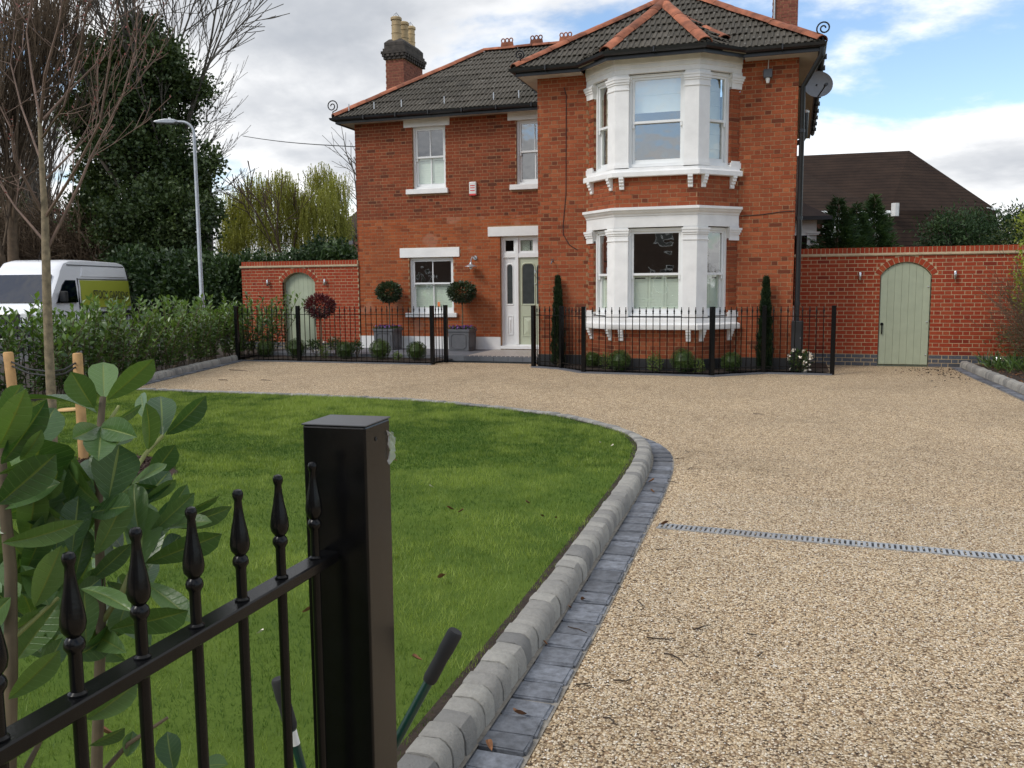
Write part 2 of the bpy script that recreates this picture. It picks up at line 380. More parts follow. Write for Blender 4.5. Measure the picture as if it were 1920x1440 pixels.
def bevel(o, w=.01, seg=2):
    me = o.data; bm = bmesh.new(); bm.from_mesh(me)
    bmesh.ops.bevel(bm, geom=[e for e in bm.edges if e.is_manifold and e.calc_face_angle(0) > .5], offset=w, segments=seg, affect='EDGES', profile=.5)
    bm.to_mesh(me); bm.free(); return o
def np_mesh(name, V, F, tone, mat, smooth=False):
    """V (n,3), F (m,k) all same k"""
    me = bpy.data.meshes.new(name); V = np.asarray(V, np.float32); F = np.asarray(F, np.int32); m, k = F.shape
    me.vertices.add(len(V)); me.vertices.foreach_set('co', V.ravel())
    me.loops.add(m*k); me.loops.foreach_set('vertex_index', F.ravel())
    me.polygons.add(m); me.polygons.foreach_set('loop_start', np.arange(0, m*k, k, dtype=np.int32)); me.polygons.foreach_set('loop_total', np.full(m, k, np.int32))
    me.update(calc_edges=True); me.materials.append(MT(mat))
    at = me.attributes.new('tone', 'FLOAT', 'POINT'); at.data.foreach_set('value', np.asarray(tone, np.float32))
    if smooth: me.polygons.foreach_set('use_smooth', np.ones(m, bool))
    return me
def unit(a): return a/np.maximum(1e-9, np.linalg.norm(a, axis=-1, keepdims=True))
def rand_dirs(n): return unit(rng.normal(size=(n, 3)))
def leaves(name, P, D, Lg, Wd, mat, tone=None, parent=None, kind=None, fold=.25, roll=None, curl=.15):
    """many leaves: 6 verts, 2 quads each, folded at the midrib. P base, D direction"""
    n = len(P); D = unit(D); Lg = np.broadcast_to(Lg, n)[:, None]; Wd = np.broadcast_to(Wd, n)[:, None]
    ref = rand_dirs(n) if roll is None else roll
    S = unit(np.cross(D, ref)); Nn = np.cross(S, D)
    a = P; m1 = P+D*Lg*.5; tip = P+D*Lg-Nn*Lg*curl
    l = m1+S*Wd*.5+Nn*Wd*fold; r = m1-S*Wd*.5+Nn*Wd*fold
    V = np.stack([a, m1, tip, l, r], 1).reshape(-1, 3); b = np.arange(n)[:, None]*5
    F = np.concatenate([b+np.array([0, 1, 3]), b+np.array([3, 1, 2]), b+np.array([0, 4, 1]), b+np.array([1, 4, 2])], 0)
    if tone is None: tone = rng.normal(0, .45, n)
    me = np_mesh(name, V, F, np.repeat(np.clip(tone, -1, 1), 5), mat)
    return link(name, me, parent, None, kind)
def text_mesh(name, s, size, mat, parent, M, depth=.004):
    cu = bpy.data.curves.new(name, 'FONT'); cu.body = s; cu.size = size; cu.extrude = depth; cu.align_x = 'LEFT'
    t = bpy.data.objects.new('tmp', cu); COL.objects.link(t)
    me = bpy.data.meshes.new_from_object(t.evaluated_get(bpy.context.evaluated_depsgraph_get())); bpy.data.objects.remove(t); bpy.data.curves.remove(cu)
    me.name = name; me.materials.clear(); me.materials.append(MT(mat)); return link(name, me, parent, M)
def frame(O, U, Nrm):
    """local x along U, y = inward (-Nrm), z up"""
    U = Vector(U).normalized(); I = -Vector(Nrm).normalized(); M = Matrix.Identity(4)
    for i in range(3): M[i][0] = U[i]; M[i][1] = I[i]; M[i][2] = (0, 0, 1)[i]; M[i][3] = O[i]
    return M
exec_order = []

# ================================================================== GROUND
def sheet(name, pts, z, mat, kind='structure'):
    me = bpy.data.meshes.new(name); bm = bmesh.new(); vs = [bm.verts.new((x, y, z)) for x, y in pts]; f = bm.faces.new(vs)
    bmesh.ops.recalc_face_normals(bm, faces=bm.faces)
    bm.normal_update()
    if f.normal.z < 0: f.normal_flip()
    bmesh.ops.triangulate(bm, faces=bm.faces); bm.to_mesh(me); bm.free(); me.materials.append(MT(mat)); return link(name, me, None, None, kind)
simple('rough_ground', (.06, .075, .03), .95, .4, .6)
sheet('ground', [(-700, -700), (700, -700), (700, 700), (-700, 700)], -.05, 'rough_ground')
sheet('road', [(-30, -60), (-11.2, -60), (-11.2, 90), (-30, 90)], -.04, 'asphalt')
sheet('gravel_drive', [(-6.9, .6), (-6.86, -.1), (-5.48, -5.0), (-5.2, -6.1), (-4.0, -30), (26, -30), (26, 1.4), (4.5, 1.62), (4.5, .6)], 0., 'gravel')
# kerb path (inner edge), resampled
def resample(pts, step):
    P = np.array(pts, float); out = []
    for i in range(len(P)-1):                       # catmull-rom
        p0, p1, p2, p3 = P[max(i-1, 0)], P[i], P[i+1], P[min(i+2, len(P)-1)]
        for t in np.linspace(0, 1, 24, endpoint=False):
            out.append(.5*((2*p1)+(-p0+p2)*t+(2*p0-5*p1+4*p2-p3)*t*t+(-p0+3*p1-3*p2+p3)*t**3))
    out.append(P[-1]); out = np.array(out); d = np.r_[0, np.cumsum(np.linalg.norm(np.diff(out, axis=0), axis=1))]
    s = np.arange(0, d[-1], step); return np.stack([np.interp(s, d, out[:, k]) for k in (0, 1)], 1)
KIN = [(3.59, -14.62), (3.59, -13.4), (3.575, -12.3), (3.55, -11.3), (3.525, -10.3), (3.495, -9.58), (3.45, -8.95), (3.366, -8.42), (3.198, -7.957), (2.96, -7.62), (2.517, -7.16), (2.073, -6.83), (1.077, -6.38), (.25, -6.13), (-.56, -6.02), (-1.58, -5.98), (-3.03, -5.96), (-4.58, -5.95), (-5.2, -5.95)]
KPROF = [(0, -.05), (0, .116), (.006, .124), (.02, .127), (.080, .127), (.104, .119), (.120, .100), (.128, .070), (.130, -.05)]
def kerb_meshes():
    out = []
    for k in range(7):
        mb = MB(); mb.tone = rng.normal(0, .35); Lb = .5
        xs = (-Lb, -Lb+.09, Lb-.09, Lb)
        cz = .062
        pr = [(o+rng.normal(0, .0012), z+rng.normal(0, .0015)) for o, z in KPROF]
        n = len(pr); vs = []
        for i, x in enumerate(xs):
            sh = .945 if i in (0, 3) else 1.
            for o, z in pr: vs.append((x, (o-.064)*sh+.064, (z-.02)*sh+.02 if z > 0 else z))
        fs = [(i*n+j, i*n+(j+1) % n, (i+1)*n+(j+1) % n, (i+1)*n+j) for i in range(3) for j in range(n)]+[tuple(range(n)), tuple(range(3*n, 4*n))]
        mb.add(vs, fs); out.append(mb.mesh('kerb_block', 'kerb_stone', smooth=True))
    return out
KM = kerb_meshes()
def sett_mesh():
    out = []
    for k in range(5):
        bm = bmesh.new(); bmesh.ops.create_cube(bm, size=1); bmesh.ops.bevel(bm, geom=bm.edges[:], offset=.07, segments=2, affect='EDGES')
        for v in bm.verts: v.co += Vector(rng.normal(0, .016, 3))
        me = bpy.data.meshes.new('sett'); bm.to_mesh(me); bm.free(); me.materials.append(MT('sett_stone')); out.append(me)
    return out
SM = sett_mesh()
def place_run(path, side, parent_k, parent_s, sett_off=.135, sett_w=.18, setts=True, blk=.1):
    """path: inner edge points every blk metres; side=+1: outward is to the right of travel"""
    for i in range(len(path)-1):
        a, b = path[i], path[i+1]; c = (a+b)/2; d = b-a; ln = np.linalg.norm(d); d = d/ln; o = np.array([d[1], -d[0]])*side
        M = Matrix.Identity(4)
        M[0][0], M[1][0] = d; M[0][1], M[1][1] = o; M[0][3], M[1][3] = c+o*rng.normal(0, .002); M[2][3] = rng.normal(0, .0025)
        M = M @ Matrix.Rotation(rng.normal(0, .02), 4, 'Z') @ Matrix.Rotation(rng.normal(0, .015), 4, 'Y') @ Matrix.Diagonal((ln*.97, rng.uniform(.97, 1.03), rng.uniform(.97, 1.03), 1))
        link('kerb_block', KM[int(rng.integers(7))], parent_k, M)
    if not setts: return
    P = np.array(path); d = np.r_[0, np.cumsum(np.linalg.norm(np.diff(P, axis=0), axis=1))]; s = 0.
    while s < d[-1]-.12:
        w = rng.uniform(.10, .185); m = s+w/2; c = np.array([np.interp(m, d, P[:, k]) for k in (0, 1)]); e = np.array([np.interp(m+.02, d, P[:, k]) for k in (0, 1)])
        t = (e-c)/np.linalg.norm(e-c); o = np.array([t[1], -t[0]])*side; c = c+o*(sett_off+sett_w/2)
        M = Matrix.Identity(4); M[0][0], M[1][0] = t; M[0][1], M[1][1] = o; M[0][3], M[1][3] = c; M[2][3] = -.018+rng.normal(0, .002)
        M = M @ Matrix.Rotation(rng.normal(0, .015), 4, 'Z') @ Matrix.Diagonal((w, sett_w, .07+rng.normal(0, .006), 1))
        link('sett', SM[int(rng.integers(5))], parent_s, M); s += w+.010
def bedding(path, side, name, o0, o1, z):
    P = np.array(path); mb = MB(); vs = []
    for i in range(len(P)):
        t = P[min(i+1, len(P)-1)]-P[max(i-1, 0)]; t = t/np.linalg.norm(t); o = np.array([t[1], -t[0]])*side
        vs += [(*(P[i]+o*o0), z), (*(P[i]+o*o1), z)]
    mb.add(vs, [(2*i, 2*i+1, 2*i+3, 2*i+2) for i in range(len(P)-1)]); return mb.build(name, 'mortar_bed', None, None, 'structure')
simple('mortar_bed', (.22, .20, .17), .95, .3, 30)
kp = resample(KIN, .1)
lk = bedding(kp, 1, 'lawn_kerb', .003, .145, .02); ls = bedding(kp, 1, 'sett_edging', .128, .325, .004)
place_run(kp, 1, lk, ls)
lkp = resample([(-6.83, -.1), (-6.2, -2.4), (-5.46, -5.1), (-5.3, -5.75)], .1); lkp = lkp-np.array([.13, 0])
k2 = bedding(lkp, -1, 'bed_kerb', .003, .145, .02); s2 = bedding(lkp, -1, 'sett_edging', .128, .28, .004); place_run(lkp, -1, k2, s2, sett_w=.13)
rkp = resample([(7.82, 1.5), (7.86, -.5), (7.93, -2.6), (8.0, -7.), (8.1, -12.)], .1)
k3 = bedding(rkp, 1, 'bed_kerb', .003, .145, .02); s3 = bedding(rkp, 1, 'sett_edging', .128, .30, .004); place_run(rkp, 1, k3, s3, sett_w=.14)
sheet('border_soil', [(7.85, 1.55), (7.9, -.5), (8.0, -7), (8.12, -12), (26, -12), (26, 1.55)], .07, 'soil')
sheet('hedge_soil', [(-6.95, -.1), (-6.35, -2.3), (-5.55, -5.2), (-5.1, -6.0), (-4.2, -9.5), (-3.2, -14.5), (-5.5, -16), (-11, -16), (-11, 2.6), (-6.95, 2.6)], .06, 'soil')
bedding(kp, 1, 'lawn_edge', -.045, .006, .1035).data.materials[0] = MT('soil')
LAWN = [tuple(q) for q in kp]+[(-5.1, -6.0), (-4.3, -9.5), (-3.2, -14.5), (-2.8, -17.5), (3.6, -17.5)]
lawn = sheet('lawn', LAWN, .100, 'lawn_turf')
# patio, path, beds
mb = MB(); mb.box(-6.9, 1.02, -.04, 0, 2.86, .095); mb.build('patio', 'slate_paving', None, None, 'structure')
sheet('bed_soil', [(-6.8, .04), (-2.3, .04), (-2.2, 1.0), (-6.8, 1.0)], .045, 'soil')
sheet('bed_soil', [(-.05, -.02), (.5, -.28), (1.1, -.88), (3.4, -1.0), (4.2, -.28), (5.35, -.28), (5.35, 1.5), (-.05, 1.5)], .045, 'soil')
def paving():
    par = bpy.data.objects['patio']; me = bpy.data.meshes.new('paving_slab'); bm = bmesh.new(); bmesh.ops.create_cube(bm, size=1); bm.to_mesh(me); bm.free(); me.materials.append(MT('slate_paving'))
    y = 1.03; r = 0
    while y < 2.8:
        x = -6.85-(.3 if r % 2 else 0)
        while x < -.05:
            x1 = min(x+.594, -.02); x0 = max(x, -6.88)
            if x1-x0 > .05 and not (x0 > -1.95 and x1 < 0): link('paving_slab', me, par, Matrix.Translation(((x0+x1)/2, y+.148, .103)) @ Matrix.Diagonal((x1-x0, .294, .018, 1)))
            x += .6
        y += .3; r += 1
    mb = MB(); mb.box(-1.9, 1.0, .08, -.02, 2.84, .118); mb.build('mosaic_path', 'mosaic_tile', None, None, 'structure')
    for i in range(7):                                  # slate step edge
        mb = MB(); mb.box(-2.25+i*.325, .985, 0., -2.25+i*.325+.318, 1.018, .1); mb.build('step_tile', 'slate_paving', par)
paving()
# slate strip under the railings
def strip(plan, name, w=.085):
    mb = MB(); mb.sweep(plan, [(-w, 0), (w, 0), (w, .02), (-w, .02)]); return mb.build(name, 'slate_paving', None, None, 'structure')
RL = [(-6.86, -.03), (-5.356, .02), (-2.249, .0), (-2.176, .548)]
RR = [(.12, .9), (-.083, -.069), (.551, -.346), (1.124, -.955), (3.409, -1.085), (4.243, -.342), (5.391, -.347)]
strip(RL[:3], 'edging_strip'); strip(RR[1:], 'edging_strip', .10)
# drain channel with grate
def drain():
    a = np.array([3.91, -10.78]); b = np.array([7.9, -11.02]); d = (b-a)/np.linalg.norm(b-a); n = np.array([-d[1], d[0]])
    M = Matrix.Identity(4); M[0][0], M[1][0] = d; M[0][1], M[1][1] = n; M[0][3], M[1][3] = a
    Ld = float(np.linalg.norm(b-a)); t = thing('drain_channel', (a[0], a[1], 0), 'narrow galvanised slotted drain channel set across the gravel drive', 'drain')
    mb = MB(); mb.box(0, -.058, -.05, Ld, -.046, .008, M); mb.box(0, .046, -.05, Ld, .058, .008, M); mb.build('channel_edge', 'galvanised', t)
    mb = MB(); mb.box(0, -.05, .0012, Ld, .05, .002, M); mb.build('channel_base', 'rubber', t)
    bm_ = MB(); bm_.box(-.0085, -.0462, .003, .0085, .0462, .0075); me = bm_.mesh('grate_bar', 'galvanised')
    for i in range(int(Ld/.031)): link('grate_bar', me, t, M @ Matrix.Translation((.016+i*.031, 0, 0)))
drain()

# ================================================================== BRICKWORK
def flemish(u0, u1, z0, z1, holes=lambda zc: [], c=.075, phase=0.):
    out = []; s, h, j = .2255, .112, .0125; per = s+h
    nrow = int(round((z1-z0)/c))
    for r in range(nrow):
        za = z0+r*c+j/2; zb = z0+(r+1)*c-j/2; zc = (za+zb)/2
        segs = [(u0, u1)]
        for (ha, hb) in holes(zc):
            segs = [q for (a, b) in segs for q in ((a, min(b, ha)), (max(a, hb), b)) if q[1]-q[0] > .02]
        off = (phase if r % 2 == 0 else phase+per/2)
        k = int(math.floor((u0-off)/per))-1; x = off+k*per
        marks = []
        while x < u1:
            marks += [(x, x+s), (x+s, x+per)]; x += per
        for (a, b) in segs:
            for (m0, m1) in marks:
                p, q = max(a, m0), min(b, m1)
                p += j/2 if p > a+1e-6 else 0; q -= j/2 if q < b-1e-6 else 0
                if q-p > .025: out.append((p, q, za, zb))
    return out
def rects(*hs): return lambda zc: [(a, b) for (a, b, z0, z1) in hs if z0 < zc < z1]
BRK = {}
def brick_meshes(mat):
    if mat not in BRK:
        BRK[mat] = []
        for k in range(9):
            mb = MB(); mb.tone = float(np.clip(rng.normal(0, .30) if k else -.95, -1, 1)); mb.box(0, 0, 0, 1, 1, 1); BRK[mat].append(mb.mesh('brick', mat))
    return BRK[mat]
def lay(bricks, M, mat, parent, n_ind, rest_name='brickwork', proud=.0, depth=.03, name='brick'):
    """bricks in the local frame M (x along, y inward, z up). The n_ind that show largest become parts, the others one stuff part."""
    def score(q):
        P = M @ Vector(((q[0]+q[1])/2, 0, (q[2]+q[3])/2)); return -(q[1]-q[0])/((P-Vector(_c)).length**2)
    order = sorted(range(len(bricks)), key=lambda i: score(bricks[i])); ind = set(order[:n_ind]); ms = brick_meshes(mat); mb = MB()
    for i, (a, b, za, zb) in enumerate(bricks):
        w = max(-.002, proud+rng.normal(0, .0014))
        if i in ind:
            link(name, ms[int(rng.integers(1, 9)) if rng.random() > .06 else 0], parent, M @ Matrix.Translation((a, -w, za)) @ Matrix.Diagonal((b-a, depth, zb-za, 1)))
        else:
            mb.tone = float(np.clip(rng.normal(0, .30), -1, 1)) if rng.random() > .06 else -.95
            mb.box(a, -w, za, b, -w+depth, zb, M)
    if mb.v: mb.build(rest_name, mat, parent, None, 'stuff')
def panel(name, M, u0, u1, z0, z1, holes, mat, parent, y0=.0045, y1=.24):
    us = sorted({u0, u1, *[min(max(h[i], u0), u1) for h in holes for i in (0, 1)]}); zs = sorted({z0, z1, *[min(max(h[i], z0), z1) for h in holes for i in (2, 3)]})
    mb = MB()
    for a, b in zip(us, us[1:]):
        run = None
        for c, d in zip(zs, zs[1:]):
            hol = any(h[0] <= (a+b)/2 <= h[1] and h[2] <= (c+d)/2 <= h[3] for h in holes)
            if not hol: run = (run[0], d) if run else (c, d)
            if (hol or d == zs[-1]) and run: mb.box(a, y0, run[0], b, y1, run[1], M); run = None
    return mb.build(name, mat, parent)

# ================================================================== HOUSE
house = thing('brick_house', (0, 3, 0), 'two storey red brick villa with white bay windows and dark tiled hipped roofs', 'house')
WY, WX, RW = 2.848, -5.37, 4.71
Mw = frame((0, WY, 0), (1, 0, 0), (0, -1, 0)); Mr = frame((0, 0, 0), (1, 0, 0), (0, -1, 0))
Mside = frame((RW, 0, 0), (0, 1, 0), (1, 0, 0)); Mrl = frame((0, WY, 0), (0, -1, 0), (-1, 0, 0)); Mwl = frame((WX, 9, 0), (0, -1, 0), (-1, 0, 0))
W1 = (-3.88, -3.047, 3.86, 5.30); W2 = (-1.33, -.50, 3.86, 5.30); W3 = (-4.02, -2.897, .96, 2.27); DR = (-1.735, -.47, .17, 2.72)
wing = panel('wing_wall', Mw, WX+.008, 0, .0, 5.56, [W1, W2, W3, DR], 'mortar', house)
hl = rects((W1[0], W1[1], W1[2]-.1, 5.6), (-4.04, -2.98, 3.74, 3.87), (-1.47, 0, 3.74, 3.87), (W2[0], W2[1], 3.8, 5.3), (-4.085, -2.93, 5.29, 5.6), (-1.52, 0, 5.29, 5.6),
           (W3[0], W3[1], .9, 2.3), (-4.25, -2.728, 2.28, 2.49), (-4.12, -2.80, .86, .965), (DR[0], 0, .1, 2.72), (-2.02, 0, 2.71, 2.93))
wb = flemish(WX, 0, .41, 5.51, hl)
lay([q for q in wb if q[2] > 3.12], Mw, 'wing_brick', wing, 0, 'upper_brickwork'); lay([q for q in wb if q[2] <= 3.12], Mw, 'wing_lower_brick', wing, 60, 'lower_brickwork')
for a, b in ((WX-.01, DR[0]-.005), (DR[1]+.01, -.002)):
    mb = MB(); mb.box(a, -.022, .10, b, 0.0, .405, Mw); mb.build('white_plinth', 'white_paint', wing)
BP = [(.98, 0.), (1.63, -.65), (3.08, -.65), (3.73, 0.)]          # bay plan
front = panel('front_wall', Mr, 0, RW-.008, 0, 5.5, [(.98, 3.73, 0, 5.5)], 'mortar', house)
hb = rects((.98, 3.73, 0, 6), (.88, 3.82, 3.46, 3.60))
fb = flemish(0, RW, .255, 5.505, hb, phase=.05)
lay(fb, Mr, 'house_brick', front, 180)
sidew = panel('side_wall', Mside, .03, 9, 0, 5.5, [], 'mortar', house); lay(flemish(.0, 9, .255, 5.505, phase=.1), Mside, 'house_brick', sidew, 0)
panel('return_wall', Mrl, 0, WY-.03, 0, 5.5, [], 'mortar', house); lay(flemish(0, WY, .255, 5.505, phase=.2), Mrl, 'house_brick', bpy.data.objects['return_wall'], 0)
panel('gable_wall', Mwl, 0, 9-WY-.03, 0, 5.5, [], 'mortar', house); lay(flemish(0, 9-WY, .255, 5.505, phase=.2), Mwl, 'wing_brick', bpy.data.objects['gable_wall'], 0)
mb = MB(); mb.box(WX, 8.8, 0, RW, 9, 5.5); mb.build('rear_wall', 'mortar', house)
mb = MB(); mb.box(WX+.3, WY+.3, 2.75, RW-.3, 8.8, 2.95); mb.box(.3, .25, 2.75, RW-.3, WY+.3, 2.95); mb.box(WX+.3, WY+.25, 0, RW-.3, 8.8, .12); mb.box(.3, .25, 0, RW-.3, WY+.25, .12)
mb.box(WX+.3, 4.6, 0, RW-.3, 4.7, 5.5); mb.box(.25, 3.0, 0, RW-.25, 3.1, 5.5); mb.build('interior_floor', 'interior_wall', house)
for a, b in ((0, .99), (3.72, RW)):
    mb = MB(); mb.box(a-.012, -.016, 0, b+.0, .0, .25, Mr); mb.build('black_plinth', 'black_plastic', front)

# ---- windows
def bar(mb, a, b, y0, y1, z0, z1, M): mb.box(a, y0, z0, b, y1, z1, M)
def rect_frame(mb, u0, u1, z0, z1, w, y0, y1, M, wb=None, wt=None):
    wb = wb or w; wt = wt or w
    bar(mb, u0, u0+w, y0, y1, z0, z1, M); bar(mb, u1-w, u1, y0, y1, z0, z1, M)
    bar(mb, u0+w, u1-w, y0, y1, z0, z0+wb, M); bar(mb, u0+w, u1-w, y0, y1, z1-wt, z1, M)
def sash_window(M, u0, u1, z0, z1, zm, parent, rec=.075, bars=True, shut=None, blind=None, n_panel=2, fw=.05):
    mb = MB(); rect_frame(mb, u0, u1, z0, z1, fw, rec, rec+.14, M, wb=.055, wt=.05); win = mb.build('window', 'white_sash', parent)
    a, b = u0+fw, u1-fw
    for nm, c, d, y in (('upper_sash', zm-.02, z1-.05, rec+.025), ('lower_sash', z0+.055, zm+.022, rec+.068)):
        mb = MB(); rect_frame(mb, a+.002, b-.002, c, d, .042, y, y+.04, M, wb=.042 if nm == 'upper_sash' else .075)
        if bars: bar(mb, (a+b)/2-.011, (a+b)/2+.011, y+.004, y+.036, c+.04, d-.04, M)
        if nm == 'upper_sash':                         # horns
            for x in (a+.004, b-.044): bar(mb, x, x+.036, y+.003, y+.037, c-.07, c, M)
        s = mb.build(nm, 'white_sash', win)
        mb = MB(); mb.add([M @ Vector(q) for q in ((a+.03, y+.02, c+.03), (b-.03, y+.02, c+.03), (b-.03, y+.02, d-.03), (a+.03, y+.02, d-.03))], [(0, 1, 2, 3)]); mb.build('pane', 'glass', win)
    if shut:
        zt = shut; w = (b-a-.02)/n_panel
        for k in range(n_panel):
            mb = MB(); p, q = a+.01+k*w, a+.01+(k+1)*w-.006; rect_frame(mb, p, q, z0+.06, zt, .045, rec+.112, rec+.137, M)
            z = z0+.12
            while z < zt-.06:
                mb.prism([(-.007, -.0275), (-.002, -.028), (.007, .0275), (.002, .028)], p+.045, q-.045, lambda yy, z2, w_, z=z: M @ Vector((w_, rec+.125+yy, z+z2))); z += .052
            mb.build('shutter', 'shutter_paint', win)
    if blind:
        zb, mat = blind; mb = MB(); n = max(2, int((z1-zb)/.22))
        prof = [(0, z1-.03)]
        for k in range(n):
            z = z1-.03-(z1-.03-zb)*(k+1)/n; prof += [(-.006, z+.02), (-.012, z+.004), (.0, z)]
        prof += [(.006, prof[-1][1]), (.006, z1-.03)]
        mb.prism([(rec+.18+o, z) for o, z in prof], a+.005, b-.005, lambda yy, z2, w_: M @ Vector((w_, yy, z2))); mb.build('roman_blind', mat, win)
    return win
for (W, lint, sill, zm, kw) in ((W1, (-4.085, -2.93, 5.285, 5.50), (-4.04, -2.98, 3.745, 3.862), 4.60, dict(shut=4.58, n_panel=2)),
                                (W2, (-1.52, -.002, 5.285, 5.50), (-1.47, -.002, 3.745, 3.862), 4.60, dict()),
                                (W3, (-4.252, -2.728, 2.272, 2.495), (-4.12, -2.80, .862, .965), 1.66, dict(shut=1.63, n_panel=2))):
    w = sash_window(Mw, *W, zm, wing, **kw)
    mb = MB(); mb.box(lint[0], -.024, lint[2], lint[1], .06, lint[3], Mw); o = mb.build('lintel', 'white_paint', w); bevel(o, .006, 1)
    mb = MB(); mb.box(sill[0], -.07, sill[2], sill[1], .12, sill[3], Mw); o = mb.build('sill', 'white_paint', w); bevel(o, .008, 1)
# sticker on the lower window
mb = MB(); mb.box(-3.37, .150, 1.11, -3.31, .1502, 1.22, Mw); mb.build('sticker', 'orange_print', bpy.data.objects['window.002'] if 'window.002' in bpy.data.objects else wing)

# ---- front door
door = MB(); M = Mw; y0 = .10
rect_frame(door, DR[0], DR[1], .17, 2.72, .05, y0, y0+.1, M, wb=.06)
bar(door, -1.395, -1.325, y0-.012, y0+.1, .23, 2.67, M)
bar(door, DR[0]+.05, -1.395, y0-.006, y0+.09, 2.235, 2.335, M); bar(door, -1.325, DR[1]-.05, y0-.006, y0+.09, 2.235, 2.335, M)
for a, b in ((-1.685, -1.395), (-1.325, -.94), (-.91, -.52)):
    rect_frame(door, a, b, 2.335, 2.67, .045, y0+.02, y0+.06, M)
bar(door, -.94, -.91, y0+.015, y0+.07, 2.335, 2.67, M)
bar(door, DR[0], DR[1], -.03, y0, .135, .20, M)
dfr = door.build('door_frame', 'white_sash', wing)
for a, b, m in ((-1.64, -1.44, 'dark_glass'), (-1.28, -.985, 'glass'), (-.865, -.565, 'glass')):
    mb = MB(); mb.box(a, y0+.036, 2.38, b, y0+.042, 2.625, M); mb.build('fanlight_pane', m, dfr)
mb = MB(); mb.box(-1.29, y0+.07, 2.37, -.56, y0+.072, 2.63, M); mb.build('fanlight_film', 'blind_pale', dfr)
tm = text_mesh('house_number', '1', .30, 'black_plastic', dfr, M @ Matrix.Translation((-1.115, y0+.030, 2.398)) @ Matrix.Rotation(R(90), 4, 'X'), .002)
def arched(u0, u1, z0, z1, cut):
    return [(u0, z0), (u1, z0), (u1, z1-cut), (u1-cut*.25, z1-cut*.35), (u1-cut*.7, z1-cut*.05), (u1-cut, z1), (u0+cut, z1), (u0+cut*.7, z1-cut*.05), (u0+cut*.25, z1-cut*.35), (u0, z1-cut)]
def leaf_panel(name, mat, u0, u1, z0, z1, g, cut, yb, parent, panel_):
    mb = MB(); mb.box(u0, yb, z0, u1, yb+.045, z1, M); o = mb.build(name, mat, parent)
    mb = MB(); ou = arched(g[0]-.035, g[1]+.035, g[2]-.035, g[3]+.035, cut+.02); inn = arched(*g, cut); n = len(ou)
    vs = [M @ Vector((a, yb-.0, z)) for a, z in ou]+[M @ Vector((a, yb-.016, z)) for a, z in [((p[0]+q[0])/2, (p[1]+q[1])/2) for p, q in zip(ou, inn)]]+[M @ Vector((a, yb-.002, z)) for a, z in inn]
    mb.add(vs, [(k*n+i, k*n+(i+1) % n, (k+1)*n+(i+1) % n, (k+1)*n+i) for k in (0, 1) for i in range(n)]); mb.build('glass_moulding', mat, o)
    mb = MB(); mb.prism(inn, yb-.003, yb-.0005, lambda a, z, w: M @ Vector((a, w, z))); mb.build('door_glass', 'obscure_glass', o)
    mb = MB(); pa, pb, pc, pd = panel_; rect_frame(mb, pa, pb, pc, pd, .022, yb-.014, yb, M)
    cxp, czp = (pa+pb)/2, (pc+pd)/2; vs = [M @ Vector(q) for q in ((pa+.04, yb, pc+.04), (pb-.04, yb, pc+.04), (pb-.04, yb, pd-.04), (pa+.04, yb, pd-.04), (cxp, yb-.022, czp-.1), (cxp, yb-.022, czp+.1))]
    mb.add(vs, [(0, 1, 4), (1, 2, 5, 4), (2, 3, 5), (3, 0, 4, 5)]); mb.build('raised_panel', mat, o); return o
simple('obscure_glass', (.045, .052, .052), .25, .2, 8, spec=.6)
sl_ = leaf_panel('side_light', 'white_sash', -1.685, -1.395, .23, 2.235, (-1.605, -1.475, 1.17, 2.07), .055, y0+.03, dfr, (-1.61, -1.47, .45, .90))
dl_ = leaf_panel('door_leaf', 'sage_paint', -1.325, -.525, .23, 2.235, (-1.235, -.955, 1.17, 2.08), .08, y0+.035, dfr, (-1.25, -.95, .42, .90))
mb = MB(); inn = arched(-.895, -.615, 1.17, 2.08, .08); mb.prism(inn, y0+.032, y0+.0345, lambda a, z, w: M @ Vector((a, w, z))); mb.build('door_glass', 'obscure_glass', dl_)
mb = MB(); mb.tube([M @ Vector(q) for q in ((-.925, y0+.02, 1.95), (-.925, y0-.02, 1.94), (-.91, y0-.03, 1.87), (-.925, y0-.02, 1.80), (-.925, y0+.02, 1.79))], .012, 6); mb.build('door_knocker', 'chrome', dl_)
mb = MB(); mb.lathe([(.0, 0), (.018, .0), (.018, .012), (0, .014)], 10, M @ Matrix.Translation((-.925, y0+.034, 1.62)) @ Matrix.Rotation(R(90), 4, 'X')); mb.build('door_lock', 'chrome', dl_)
mb = MB(); mb.box(-2.02, -.026, 2.715, -.002, .06, 2.932, Mw); o = mb.build('lintel', 'white_paint', dfr); bevel(o, .006, 1)

# ---- bay
bay = MB(); bay.sweep(BP, [(-.05, .0), (-.005, .0), (-.005, .80), (-.05, .80)]); bayo = bay.build('bay_wall', 'mortar', house)
bay = MB(); bay.sweep(BP, [(-.05, 2.75), (-.005, 2.75), (-.005, 3.5), (-.05, 3.5)]); bay.build('bay_apron', 'mortar', bayo)
def face(i):
    a, b = Vector((*BP[i], 0)), Vector((*BP[i+1], 0)); u = (b-a).normalized(); return frame(a, u, (u.y, -u.x, 0)), (b-a).length
FACES = [face(i) for i in range(3)]
for i, (Mf, ln) in enumerate(FACES):
    lay(flemish(0, ln, .255, .78, phase=.08*i), Mf, 'house_brick', bayo, 20); lay(flemish(0, ln, 2.955, 3.48, phase=.08*i), Mf, 'house_brick', bayo, 20)
mb = MB(); mb.sweep(BP, [(-.02, 0), (.014, 0), (.014, .25), (-.02, .25)]); mb.build('black_plinth', 'black_plastic', bayo)
